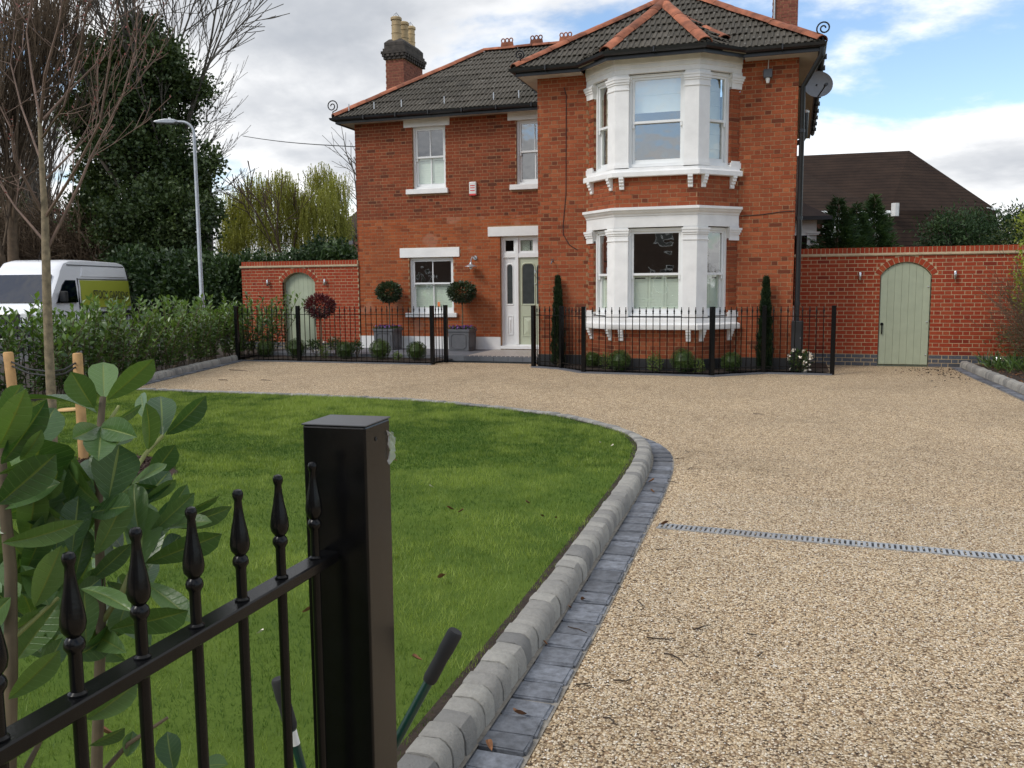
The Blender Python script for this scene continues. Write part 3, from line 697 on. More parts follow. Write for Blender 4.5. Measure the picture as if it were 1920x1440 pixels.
# brick piers against the wall on the cants
for i, (Mf, ln) in enumerate(FACES):
    if i == 1: continue
    a, b = (0, .20) if i == 0 else (ln-.20, ln)
    for z0_, z1_ in ((.98, 2.40), (3.68, 5.03)):
        mb = MB(); mb.box(a+.004, .008, z0_, b-.004, .2, z1_, Mf); o = mb.build('brick_pier', 'mortar', bayo); lay(flemish(a, b, z0_, z1_, phase=.03), Mf, 'house_brick', o, 0, depth=.1)
# cornice, sills, heads (swept mouldings)
def mould(name, prof, mat='white_paint', plan=BP): mb = MB(); mb.sweep(plan, prof); return mb.build(name, mat, bayo)
mould('lower_cornice', [(-.05, 2.60), (.03, 2.60), (.03, 2.80), (.045, 2.805), (.05, 2.83), (.085, 2.86), (.10, 2.895), (.125, 2.90), (.125, 2.945), (-.05, 2.965)])
mould('lower_sill', [(-.05, .78), (.11, .78), (.115, .80), (.115, .865), (.10, .88), (.03, .895), (.03, .96), (.02, 1.0), (-.05, 1.0)])
mould('upper_sill', [(-.05, 3.48), (.10, 3.48), (.105, 3.49), (.105, 3.56), (.09, 3.575), (.03, 3.59), (.03, 3.645), (-.05, 3.645)])
mould('upper_frieze', [(-.05, 5.26), (.03, 5.26), (.03, 5.335), (.045, 5.345), (.045, 5.41), (.06, 5.42), (.06, 5.54), (-.05, 5.54)])
mould('bay_ceiling', [(-.30, 2.70), (-.045, 2.70), (-.045, 2.76), (-.30, 2.76)], 'dark_interior')
for tier, (zs, zt, zcb, zm, zw0, zw1) in enumerate(((.99, 2.62, 2.36, 1.768, 1.02, 2.585), (3.63, 5.28, 4.99, 4.435, 3.66, 5.25))):
    # corner pilasters: pentagon plan wrapping the corner
    for ci in (1, 2):
        c = Vector(BP[ci]); dl = (Vector(BP[ci-1])-c).normalized(); dr = (Vector(BP[ci+1])-c).normalized()
        def corner_block(mb, w, out, z0_, z1_):
            ins = .10; pl = [c+dl*w, c, c+dr*w]; P3 = [(q.x, q.y) for q in pl]; mb.sweep(P3, [(-ins, z0_), (out, z0_), (out, z1_), (-ins, z1_)])
        mb = MB(); corner_block(mb, .235, .012, zs+.10, zcb); corner_block(mb, .245, .03, zs, zs+.075); corner_block(mb, .24, .02, zs+.075, zs+.105)
        corner_block(mb, .245, .026, zcb, zcb+.022); corner_block(mb, .235, .016, zcb+.022, zcb+.10); corner_block(mb, .245, .03, zcb+.10, zcb+.135); corner_block(mb, .252, .045, zcb+.135, zcb+.18); corner_block(mb, .26, .055, zcb+.18, zcb+.215); corner_block(mb, .235, .02, zcb+.215, zt)
        mb.build('pilaster', 'white_paint', bayo)
    # wall-side capitals and blocks
    for i, (Mf, ln) in enumerate(FACES):
        if i == 1: continue
        a, b = (-.03, .20) if i == 0 else (ln-.20, ln+.03)
        mb = MB(); mb.box(a, -.02, zcb, b, .1, zcb+.10, Mf); mb.box(a-.008, -.035, zcb+.10, b+.008, .1, zcb+.14, Mf); mb.box(a-.018, -.05, zcb+.14, b+.018, .1, zcb+.18, Mf); mb.box(a-.028, -.062, zcb+.18, b+.028, .1, zcb+.22, Mf); mb.box(a, -.02, zcb+.22, b, .1, zt, Mf)
        mb.build('wall_capital', 'white_paint', bayo)
        mb = MB(); mb.box(a, -.028, zs-.01, b, .1, zs+.09, Mf); mb.box(a+.02, -.02, zs+.09, b-.02, .1, zs+.12, Mf); mb.build('wall_block', 'white_paint', bayo)
    for i, (Mf, ln) in enumerate(FACES):
        a, b = ((.20, ln-.17) if i == 0 else (.235, ln-.235) if i == 1 else (.17, ln-.20))
        kw = dict(rec=.055, bars=False, fw=.045)
        if tier == 0: kw.update(shut=1.755, n_panel=3 if i == 1 else 2)
        else: kw.update(blind=(4.62, 'blind_pale') if i == 1 else (3.72, 'blind_cloth'))
        sash_window(Mf, a, b, zw0, zw1, zm, bayo, **kw)
    # corbels
    zc = .78 if tier == 0 else 3.48
    spots = [(0, .16), (0, FACES[0][1]-.12), (1, .12), (1, FACES[1][1]-.12), (2, .12), (2, FACES[2][1]-.16)]
    for fi, u in spots:
        Mf = FACES[fi][0]; mb = MB(); pf = [(0, 0), (-.105, 0), (-.105, -.035), (-.085, -.045), (-.088, -.085), (-.06, -.10), (-.062, -.135), (-.03, -.15), (-.035, -.19), (-.028, -.21), (0, -.21)]
        mb.prism(pf, u-.042, u+.042, lambda yy, z2, w_: Mf @ Vector((w_, yy, zc-.001+z2))); mb.build('corbel', 'white_paint', bayo)

# ---- roofs
ROOFK = .69; ZE = 5.60
def tile_mesh(w=.30, lap=.40):
    mb = MB(); us = [0, .018, .030, .070, .082, .118, .130, .170, .182, .218, .230, .270, .282, .30]; hs = [0, .0, .018, .018, .0, .0, .018, .018, .0, .0, .018, .018, .0, 0]
    n = len(us); vs = [(u, 0, h+.034) for u, h in zip(us, hs)]+[(u, lap, h+.010) for u, h in zip(us, hs)]+[(u, 0, h+.016) for u, h in zip(us, hs)]
    fs = [(i, i+1, n+i+1, n+i) for i in range(n-1)]+[(2*n+i, 2*n+i+1, i+1, i) for i in range(n-1)]
    mb.add(vs, fs); me = mb.mesh('roof_tile', 'roof_tile'); return me
TILE = tile_mesh(); TW, TG = .30, .315
BUDGET = [300]
def lay_tiles(poly, parent, individual=True):
    P = [Vector(q) for q in poly]; a, b = P[0], P[1]; u = (b-a).normalized(); nrm = Vector((0, 0, 0))
    for i in range(len(P)): nrm += P[i].cross(P[(i+1) % len(P)])
    nrm.normalize(); nrm = nrm if nrm.z > 0 else -nrm
    v = nrm.cross(u).normalized()
    Mt = Matrix.Identity(4)
    for i in range(3): Mt[i][0] = u[i]; Mt[i][1] = v[i]; Mt[i][2] = nrm[i]; Mt[i][3] = a[i]
    Q = [Vector(((p-a).dot(u), (p-a).dot(v))) for p in P]; area = sum(Q[i].x*Q[(i+1) % len(Q)].y-Q[(i+1) % len(Q)].x*Q[i].y for i in range(len(Q)))
    if area < 0: Q = Q[::-1]
    edges = []
    for i in range(len(Q)):
        d = (Q[(i+1) % len(Q)]-Q[i]).normalized(); edges.append((Q[i], Vector((d.y, -d.x))))      # outward normal (ccw)
    x0 = min(q.x for q in Q); x1 = max(q.x for q in Q); y1 = max(q.y for q in Q)
    acc = bmesh.new()
    j = 0
    while j*TG < y1:
        i0 = int(math.floor(x0/TW))-1
        for i in range(i0, int(x1/TW)+2):
            ox = i*TW+(TW/2 if j % 2 else 0); oy = j*TG-(.03 if j == 0 else 0)
            cs = [Vector((ox+x, oy+y)) for x in (0, TW) for y in (.0, TG)]
            ds = [[(c-q).dot(n) for c in cs] for q, n in edges]
            if any(min(d) > -.02 for k, d in enumerate(ds) if abs(edges[k][1].y+1) > 1e-3): continue
            cut = [k for k, d in enumerate(ds) if max(d) > .02 and abs(edges[k][1].y+1) > 1e-3]
            Ml = Matrix.Translation((ox, oy, rng.normal(0, .003))) @ Matrix.Rotation(rng.normal(0, .006), 4, 'Z')
            me = TILE
            if cut:
                bm = bmesh.new(); bm.from_mesh(TILE); bm.transform(Ml)
                for k in cut:
                    q, n = edges[k]; bmesh.ops.bisect_plane(bm, geom=bm.verts[:]+bm.edges[:]+bm.faces[:], plane_co=(q.x, q.y, 0), plane_no=(n.x, n.y, 0), clear_outer=True)
                if not bm.faces: bm.free(); continue
                me = bpy.data.meshes.new('roof_tile'); bm.to_mesh(me); bm.free(); me.materials.append(MT('roof_tile')) if not me.materials else None; Ml = Matrix.Identity(4)
            if individual and BUDGET[0] > 0: link('roof_tile', me, parent, Mt @ Ml); BUDGET[0] -= 1
            else:
                m2 = me.copy(); m2.transform(Mt @ Ml); acc.from_mesh(m2); bpy.data.meshes.remove(m2)
        j += 1
    if acc.faces:
        me = bpy.data.meshes.new('tiling'); acc.to_mesh(me); me.materials.append(MT('roof_tile')); link('tiling', me, parent, None, 'stuff')
    acc.free()
def ridge_mesh(r=.125, ln=.47):
    mb = MB(); n = 7; vs = []
    for y in (0, ln):
        for rr in (r, r-.018):
            for k in range(n):
                an = math.pi*(.06+.88*k/(n-1)); vs.append((math.cos(an)*rr*1.05, y, math.sin(an)*rr*.8-.03))
    f = lambda a, b, i: (a*n+i, a*n+i+1, b*n+i+1, b*n+i)
    mb.add(vs, [f(0, 2, i) for i in range(n-1)]+[f(1, 3, i) for i in range(n-1)]+[f(0, 1, i) for i in range(n-1)]+[f(2, 3, i) for i in range(n-1)]); return mb.mesh('ridge_tile', 'terracotta', True)
RIDGE = ridge_mesh()
def ridge(A, B, parent, lift=.035, pitch=.44):
    A, B = Vector(A), Vector(B); d = (B-A); ln = d.length; d.normalize(); x = d.cross(Vector((0, 0, 1))).normalized(); z = x.cross(d); n = max(1, round(ln/pitch)); p = ln/n
    for i in range(n):
        o = A+d*(i*p)+z*(lift+rng.normal(0, .004)); M = Matrix.Identity(4)
        for k in range(3): M[k][0] = x[k]; M[k][1] = d[k]; M[k][2] = z[k]; M[k][3] = o[k]
        link('ridge_tile', RIDGE, parent, M @ Matrix.Rotation(rng.normal(0, .015), 4, 'Z') @ Matrix.Diagonal((1, (p-.006)/.47, 1, 1)))
ov = .35
def deck(mb, poly): mb.add([(p[0], p[1], p[2]-.03) for p in poly], [tuple(range(len(poly)))])
AP = (2.355, 2.355, ZE+ROOFK*(2.355+ov)); RB_ = (2.355, 9.0, AP[2])
rf = [(-ov, -ov, ZE), (RW+ov, -ov, ZE), AP]; rl = [(-ov, 9, ZE), (-ov, -ov, ZE), AP, RB_]; rr = [(RW+ov, -ov, ZE), (RW+ov, 9, ZE), RB_, AP]
wy0 = WY-ov; wx0 = WX-ov; rise = 2.79; WA = (wx0+rise, wy0+rise, ZE-.04+ROOFK*rise); WB = (2.3, wy0+rise, WA[2]); wz = ZE-.04
wf = [(wx0, wy0, wz), (.6, wy0, wz), (2.3, wy0+1.7*1.0, wz+ROOFK*1.7), WB, WA]
wf = [(wx0, wy0, wz), (2.3, wy0, wz), WB, WA]
wl = [(wx0, wy0+2*rise, wz), (wx0, wy0, wz), WA]; wbk = [(2.3, wy0+2*rise, wz), (wx0, wy0+2*rise, wz), WA, WB]
BA = (2.27, .70, 6.78); BR = (2.27, 1.36, 6.78)
E0, E1, E2, E3 = (.90, -.35, ZE), (1.505, -.955, ZE), (3.205, -.955, ZE), (3.81, -.35, ZE)
bf = [E1, E2, BA]; bl = [E0, E1, BA, BR]; br_ = [E2, E3, BR, BA]
dk = MB()
for poly in (rf, rl, rr, wf, wl, wbk, bf, bl, br_): deck(dk, poly)
roof = dk.build('roof', 'lead_grey', house)
wf_clip = [(wx0, wy0, wz), (-.02, wy0, wz), (-.02+2.0, wy0+2.0, wz+ROOFK*2.0), (2.0, wy0+rise, WA[2]), WA]
lay_tiles(bf, roof); lay_tiles(bl, roof); lay_tiles(br_, roof); lay_tiles(rf, roof); lay_tiles(wf_clip, roof)
lay_tiles(rr, roof, False); lay_tiles(rl, roof, False); lay_tiles(wl, roof, False)
ridge(rf[0], AP, roof); ridge(rf[1], AP, roof); ridge(AP, RB_, roof); ridge(wf[0], WA, roof); ridge(WA, WB, roof); ridge(E1, BA, roof); ridge(E2, BA, roof); ridge(BA, BR, roof)
ridge((3.45, -.02, 5.85), (2.45, 1.15, 6.66), roof)
# crested ridge tiles
for px in (951, 1006, 1061):
    x = atY(px, 90, wy0+rise)[0]; z = WA[2]+.10; mb = MB(); mb.tone = .3; mb.prism([(-.17, -.02), (.17, -.02), (.15, .10), (-.15, .10)], -.02, .02, lambda a, b, w: (x+a, wy0+rise+w, z+b))
    for k in (-1, 0, 1):
        pts = [(x+k*.105+.045*math.cos(t), wy0+rise, z+.14+.05*math.sin(t)) for t in np.linspace(-.9, math.pi+.9, 9)]; mb.tube(pts, .016, 5)
    mb.build('crested_ridge_tile', 'terracotta', roof)
# gutters, fascia, soffits
GP = [(0, 0), (.015, -.045), (.055, -.07), (.095, -.045), (.11, 0), (.10, 0), (.09, -.03), (.055, -.05), (.02, -.03), (.01, 0)]
def gutter(plan, z, fascia=.13):
    mb = MB(); mb.sweep(plan, [(a-.02, b+z) for a, b in GP]); g = mb.build('gutter', 'gutter_black', roof)
    mb = MB(); mb.sweep(plan, [(-.05, z-fascia), (-.022, z-fascia), (-.022, z+.01), (-.05, z+.01)]); mb.build('fascia', 'gutter_black', roof)
    P = [Vector(q) for q in plan]
    for a, b in zip(P, P[1:]):
        n = int((b-a).length/.9)
        for k in range(1, n+1):
            c = a+(b-a)*(k/(n+1)); d = (b-a).normalized(); M = frame((c.x, c.y, z), (d.x, d.y, 0), (d.y, -d.x, 0)); mb = MB(); mb.box(-.012, -.112, -.078, .012, .03, .012, M); mb.build('gutter_bracket', 'gutter_black', g)
EP = [(-ov, 9), (-ov, -ov), (.90, -ov), E1[:2], E2[:2], (3.81, -ov), (RW+ov, -ov), (RW+ov, 9)]
gutter(EP, ZE-.01); gutter([(wx0, 8.0), (wx0, wy0), (-.02, wy0)], wz-.01)
def soffit(plan, z, w):
    mb = MB(); mb.sweep(plan, [(-w, z-.02), (-.04, z-.02), (-.04, z), (-w, z)]); mb.build('soffit', 'soffit', roof)
soffit(EP[0:2]+[(.90, -ov)], ZE-.115, ov+.05); soffit([(3.81, -ov)]+EP[6:], ZE-.115, ov+.05); soffit([(wx0, 8.0), (wx0, wy0), (-.02, wy0)], wz-.09, ov+.05)
soffit([(.82, -ov+.02), E1[:2], E2[:2], (3.89, -ov+.02)], ZE-.06, .45)
# scroll finials
def scroll(c, s, flip, label):
    mb = MB(); th = np.linspace(0, 2*math.pi*1.6, 26); r = np.linspace(.03, .15, 26)*s
    pts = [(c[0]+flip*(rr_*math.cos(t)), c[1], c[2]+.25*s+rr_*math.sin(t)) for t, rr_ in zip(th, r)]; e = pts[-1]
    mb.tube(pts+[(c[0]+flip*-.02, c[1], c[2]+.12*s), (c[0], c[1], c[2]-.05)], .014, 5); o = mb.build('scroll_finial', 'black_metal', roof)
scroll((wx0-.03, wy0-.02, wz+.02), 1., -1, ''); scroll((RW+ov+.03, -ov, ZE+.02), .8, 1, ''); scroll((-ov+.1, -ov+.02, ZE+.10), .6, -1, '')
# snow/clip straps along the wing eave
for px in (659, 706, 757, 837, 929, 976):
    P = atY(px, 205, wy0+.25); z = wz+.25*ROOFK+.05; mb = MB(); mb.box(P[0]-.012, wy0+.02, 0, P[0]+.012, wy0+.03, .16, Matrix.Translation((0, .1, z-.06))); mb.build('eave_clip', 'galvanised', roof)
# chimneys
def chimney(x0, x1, y0_, y1_, zb, zt, pots, nm='chimney'):
    mb = MB(); mb.box(x0+.006, y0_+.006, zb, x1-.006, y1_-.006, zt); ch = mb.build(nm, 'mortar', house)
    for Mf, ln in ((frame((x0, y0_, 0), (1, 0, 0), (0, -1, 0)), x1-x0), (frame((x1, y0_, 0), (0, 1, 0), (1, 0, 0)), y1_-y0_)):
        lay(flemish(0, ln, zb, zt-.02, phase=.02), Mf, 'chimney_brick', ch, 0)
    z = zt
    for k, (e, h) in enumerate(((.03, .07), (.06, .07), (.09, .075), (.05, .075), (.02, .075), (.02, .075))):
        mb = MB(); mb.box(x0-e, y0_-e, z, x1+e, y1_+e, z+h-.006); mb.build('corbel_course', 'sooty_brick', ch)
        if k < 2:
            mb = MB(); u = x0-e
            while u < x1+e: mb.box(u, y0_-e-.03, z, u+.07, y0_-e, z+h-.01); u += .14
            u = y0_-e
            while u < y1_+e: mb.box(x1+e, u, z, x1+e+.03, u+.07, z+h-.01); u += .14
            mb.build('dentils', 'sooty_brick', ch, None, 'stuff')
        z += h
    mb = MB(); cx_, cy_ = (x0+x1)/2, (y0_+y1_)/2; mb.add([(x0-.02, y0_-.02, z-.004), (x1+.02, y0_-.02, z-.004), (x1+.02, y1_+.02, z-.004), (x0-.02, y1_+.02, z-.004), (x0+.08, y0_+.08, z+.10), (x1-.08, y0_+.08, z+.10), (x1-.08, y1_-.08, z+.10), (x0+.08, y1_-.08, z+.10)], [(0, 1, 5, 4), (1, 2, 6, 5), (2, 3, 7, 6), (3, 0, 4, 7), (4, 5, 6, 7)]); mb.build('flaunching', 'sooty_brick', ch)
    for (fy, cap) in pots:
        py = y0_+(y1_-y0_)*fy; mb = MB(); H = .62; mb.lathe([(.135, 0), (.135, .02), (.128, .04), (.128, .19), (.137, .195), (.137, .215), (.126, .22), (.126, .40), (.135, .405), (.135, .42), (.124, .425), (.124, .53), (.15, .545), (.15, .60), (.13, H), (.10, H), (.10, .3)], 18, Matrix.Translation((cx_, py, z+.05))); p = mb.build('chimney_pot', 'pot_clay', ch, smooth=True)
        if cap:
            mb = MB()
            for k in range(4):
                an = k*math.pi/2+.5; mb.tube([(cx_+.11*math.cos(an), py+.11*math.sin(an), z+.05+H), (cx_, py, z+.05+H+.13)], .008, 4)
            mb.build('pot_guard', 'galvanised', p)
cz0 = atY(740, 105, 5.5)[2]; A = atY(723, 130, 5.5); B = atY(757, 130, 5.5)
chimney(A[0], B[0], 5.5, 6.75, 5.4, cz0-.08, ((.13, 1), (.5, 0), (.85, 1)))
A = atY(1447, 60, 6.0); B = atY(1495, 60, 6.0); chimney(A[0], B[0], 6.0, 6.7, 5.2, 8.6, ((.3, 1), (.7, 0)))
mb = MB(); mb.tube([(A[0]+.05, 5.97, 6.5), (A[0]+.05, 5.97, 9.6)], .02, 6); mb.build('aerial_pole', 'galvanised', house)
# drain pipes
pipe = MB(); xq = RW+.075; pipe.tube([(RW+.36, -ov+.02, ZE-.08), (RW+.36, -ov+.02, ZE-.2), (xq, .06, ZE-.62), (xq, .06, .9)], .045, 10); po = pipe.build('downpipe', 'gutter_black', house, smooth=True)
for z in (1.2, 2.7, 4.2): mb = MB(); mb.lathe([(.052, 0), (.052, .06)], 10, Matrix.Translation((xq, .06, z))); mb.build('pipe_collar', 'gutter_black', po)
P = atY(1507, 270, 3.0); mb = MB(); mb.tube([(P[0]-.25, 3, P[2]), (P[0]-.05, 3, P[2]+.05), (P[0]+.02, 3, P[2]+.16), (P[0]+.03, 3, P[2]+.62)], .055, 8); fl = mb.build('flue_pipe', 'gutter_black', house, smooth=True)
mb = MB(); mb.lathe([(.06, 0), (.06, .04), (.03, .06)], 8, Matrix.Translation((P[0]+.03, 3, P[2]+.62))); mb.build('flue_cap', 'label_white', fl)
# cables on the wall
mb = MB(); mb.tube([(.52, -.008, 5.27), (.565, -.008, 5.13), (.56, -.008, 4.2), (.555, -.008, 3.3), (.50, -.008, 2.75), (.50, -.008, 2.55), (.62, -.008, 2.35), (.78, -.008, 2.25)], .007, 4); mb.build('wall_cable', 'black_plastic', front)
mb = MB(); mb.tube([(3.78, -.008, 2.79), (4.1, -.008, 2.80), (4.45, -.008, 2.84), (4.7, -.008, 2.85)], .007, 4); mb.build('wall_cable', 'black_plastic', front)

# ================================================================== GARDEN WALLS AND GATES
def garden_wall(x0, x1, Y, gl, gr, label, glabel, n_ind, handle_left, recess, lamps):
    """gl, gr: opening; wall top of brick 2.1 m, arch springing 1.72, crown 1.965"""
    t = thing('garden_wall', ((x0+x1)/2, Y, 0), label, 'wall', 'arched garden walls beside the house')
    Mf = frame((0, Y, 0), (1, 0, 0), (0, -1, 0)); zs, zc = 1.71, 1.965; w = gr-gl; h = zc-zs; Rr = (w*w/4+h*h)/(2*h); cxm = (gl+gr)/2; czm = zc-Rr
    def half(z, rad): return math.sqrt(max(0, rad*rad-(z-czm)**2))
    Ro = Rr+.118; hx = (w/2)/Rr*Ro
    def hole(zc_):
        if zc_ < zs: return [(gl, gr)]
        hh = half(zc_, Ro+.012); a_s = math.asin((w/2)/Rr); hh = min(hh, (zc_-czm)*math.tan(a_s)+.014); return [(cxm-hh, cxm+hh)] if hh > 0 and zc_ < czm+Ro else []
    def mhole_panels():
        mb = MB(); mb.box(x0, .0045, 0, gl, .215, 2.1, Mf); mb.box(gr, .0045, 0, x1, .215, 2.1, Mf); pts = []
        for k in range(17):
            x = gl+w*k/16; pts.append((x, czm+math.sqrt(max(0, Rr*Rr-(x-cxm)**2))))
        for (a, za), (b, zb) in zip(pts, pts[1:]):
            mb.prism([(a, za), (b, zb), (b, 2.1), (a, 2.1)], .0045, .215, lambda u, z, y: Mf @ Vector((u, y, z)))
        return mb.build('mortar_core', 'mortar_new', t, None, None)
    core = mhole_panels()
    br = flemish(x0, x1, 0, 2.1, hole, phase=gr)
    lay([q for q in br if q[2] >= .22], Mf, 'garden_brick', t, n_ind, depth=.09); lay([q for q in br if q[2] < .22], Mf, 'blue_brick', t, 60, 'blue_brickwork', depth=.09, name='blue_brick')
    # arch ring
    a0 = math.asin((w/2)/Rr); na = 13; ms = brick_meshes('garden_brick')
    for k in range(na):
        t0 = -a0+2*a0*k/na; t1 = -a0+2*a0*(k+1)/na; mb = MB(); mb.tone = float(np.clip(rng.normal(.05, .35), -1, 1)); g = .007
        q = [(cxm+math.sin(a)*r_, czm+math.cos(a)*r_) for a, r_ in ((t0+g/Rr, Rr+.006), (t1-g/Rr, Rr+.006), (t1-g/Ro, Ro-.006), (t0+g/Ro, Ro-.006))]
        mb.prism(q, -.003, .1, lambda u, z, y: Mf @ Vector((u, y, z))); mb.build('arch_brick', 'garden_brick', t)
    # tile band and coping
    mb = MB(); mb.box(x0-.03, -.035, 2.10, x1+.0, .25, 2.14, Mf); mb.box(x0-.015, -.018, 2.085, x1, .23, 2.10, Mf); mb.build('stone_band', 'stone_band', t)
    mb = MB(); mb.box(x0+.01, .0045, 2.14, x1-.002, .21, 2.238, Mf); mb.build('coping_bed', 'mortar_new', t)
    x = x0; ms = brick_meshes('garden_brick')
    while x < x1-.04:
        link('coping_brick', ms[int(rng.integers(1, 9))], t, Mf @ Matrix.Translation((x+.006, rng.normal(0, .0015), 2.142)) @ Matrix.Diagonal((min(.066, x1-x-.006), .215, .104+rng.normal(0, .001), 1))); x += .078
    # gate
    g = thing('garden_gate', (cxm, Y, 0), glabel, 'gate', 'sage garden gates')
    nb = 7; bw = (w-.03)/nb; yb = recess
    for k in range(nb):
        a = gl+.015+k*bw; b = a+bw-.0022; top = [czm+math.sqrt(max(0, (Rr-.014)**2-(x-cxm)**2)) for x in (b, (a+b)/2, a)]
        mb = MB(); mb.tone = float(rng.normal(0, .12)); mb.prism([(a, .04), (b, .04), (b, top[0]), ((a+b)/2, top[1]), (a, top[2])], yb, yb+.04, lambda u, z, y: Mf @ Vector((u, y, z))); bevel(mb.build('board', 'gate_paint', g), .0015, 1)
    mb = MB(); mb.box(gl+.0, yb+.045, .0, gr, yb+.07, zs, Mf); mb.build('gate_backing', 'gate_paint', g)
    hxp, bx = (gl+.06, gr-.05) if handle_left else (gr-.06, gl+.05)
    mb = MB(); mb.tube([Mf @ Vector(q) for q in ((hxp, yb, .80), (hxp, yb-.03, .795), (hxp, yb-.035, .70), (hxp, yb-.03, .62), (hxp, yb, .615))], .012, 6); mb.lathe([(0, 0), (.03, 0), (.03, .012), (0, .016)], 10, Mf @ Matrix.Translation((hxp, yb, .80)) @ Matrix.Rotation(R(90), 4, 'X')); mb.build('handle', 'black_metal', g)
    for z in (.22, .84, 1.5): mb = MB(); mb.lathe([(0, 0), (.017, 0), (.013, .01), (0, .013)], 8, Mf @ Matrix.Translation((bx, yb, z)) @ Matrix.Rotation(R(90), 4, 'X')); mb.build('hinge_bolt', 'chrome', g)
    for (lx, lab) in lamps:
        l = thing('wall_light', (lx, Y, 1.70), lab, 'light', 'steel tube wall lights on the garden walls')
        mb = MB(); mb.lathe([(.0, -.075), (.026, -.075), (.03, -.07), (.03, .07), (.026, .075), (0, .075)], 12, Matrix.Translation((lx, Y-.06, 1.71))); mb.build('tube', 'chrome', l, smooth=True)
        mb = MB(); mb.box(lx-.02, Y-.045, 1.68, lx+.02, Y+.001, 1.74); mb.build('bracket', 'galvanised', l)
    return t
garden_wall(4.735, 9.6, 1.571, 6.275, 7.165, 'red brick garden wall with arched gateway beside the black downpipe', 'arched sage green gate in the wall by the downpipe', 240, True, .035,
            ((5.911, 'steel tube wall light between the downpipe and the arched gate'), (7.543, 'steel tube wall light between the arched gate and the overgrown hedge')))
garden_wall(-8.66, -5.36, 2.814, -7.483, -6.561, 'red brick garden wall with arched gateway behind the laurel hedge', 'arched sage green gate behind the red leaved standard tree', 200, False, .12,
            ((-7.873, 'steel tube wall light between the laurel hedge and the recessed gate'), (-6.254, 'steel tube wall light above the red leaved standard tree')))

# ================================================================== RAILINGS
def finial_mesh(s=1., z_rail=.0):
    """spear head above rail top at z=0: collar, ball, spear, small ball; total .17"""
    mb = MB(); mb.lathe([(.0075, 0), (.0075, .055), (.012, .06), (.0155, .068), (.012, .076), (.0075, .082), (.0125, .088), (.0165, .098), (.015, .112), (.009, .145), (.0062, .17), (.0062, .176), (.0095, .183), (.0085, .191), (0, .195)], 12); return mb
def baluster_mesh(zb, zt, rail_top, n=8):
    mb = MB(); mb.lathe([(.008, zb), (.008, rail_top)], n); k = (zt-rail_top)/.195
    mb.lathe([(.0078*1, rail_top-.002), (.0078, rail_top+.055*k), (.0125, rail_top+.06*k), (.0155, rail_top+.068*k), (.012, rail_top+.076*k), (.0078, rail_top+.082*k), (.0125, rail_top+.088*k), (.0170, rail_top+.098*k), (.0155, rail_top+.112*k), (.0095, rail_top+.145*k), (.0065, rail_top+.17*k), (.0065, rail_top+.176*k), (.0095, rail_top+.183*k), (.0085, rail_top+.191*k), (0.0005, rail_top+.195*k)], n)
    return mb.mesh('baluster', 'black_metal', True)
def railing(pts, label, zt=1.19, rail=1.02, low=.13, pitch=.122, post=.075, post_h=1.20, no_post=(), group=None, zg=0., bal=None):
    t = thing('railing', (*pts[0], 0), label, 'railing', group); me = bal or baluster_mesh(.03, zt, rail)
    pm = MB(); pm.box(-post/2, -post/2, 0, post/2, post/2, post_h); pmesh = bevel(pm.build('tmp', 'black_metal'), .005, 1); pme = pmesh.data; bpy.data.objects.remove(pmesh)
    for i, q in enumerate(pts):
        if i in no_post: continue
        j = min(i, len(pts)-2); d = Vector(pts[j+1])-Vector(pts[j]); link('post', pme, t, Matrix.Translation((*q, zg)) @ Matrix.Rotation(math.atan2(d.y, d.x), 4, 'Z'))
    for a, b in zip(pts, pts[1:]):
        a, b = Vector((*a, zg)), Vector((*b, zg)); d = b-a; ln = d.length; d.normalize(); M = frame(a, d, (d.y, -d.x, 0)); e = post/2-.004
        for z in (rail, low): mb = MB(); mb.box(e, -.02, z-.012, ln-e, .02, z, M); mb.build('rail', 'black_metal', t)
        n = max(1, round((ln-post)/pitch)-1)
        for k in range(1, n+1): link('baluster', me, t, M @ Matrix.Translation((post/2+(ln-post)*k/(n+1), 0, 0)) @ Matrix.Rotation(rng.normal(0, .004), 4, 'Y'))
    return t
railing(RL, 'black spear topped railing enclosing the box balls under the small window', group='spear topped railings before the house')
railing(RR, 'black spear topped railing cranked around the bay window bed', no_post=(0,), group='spear topped railings before the house')
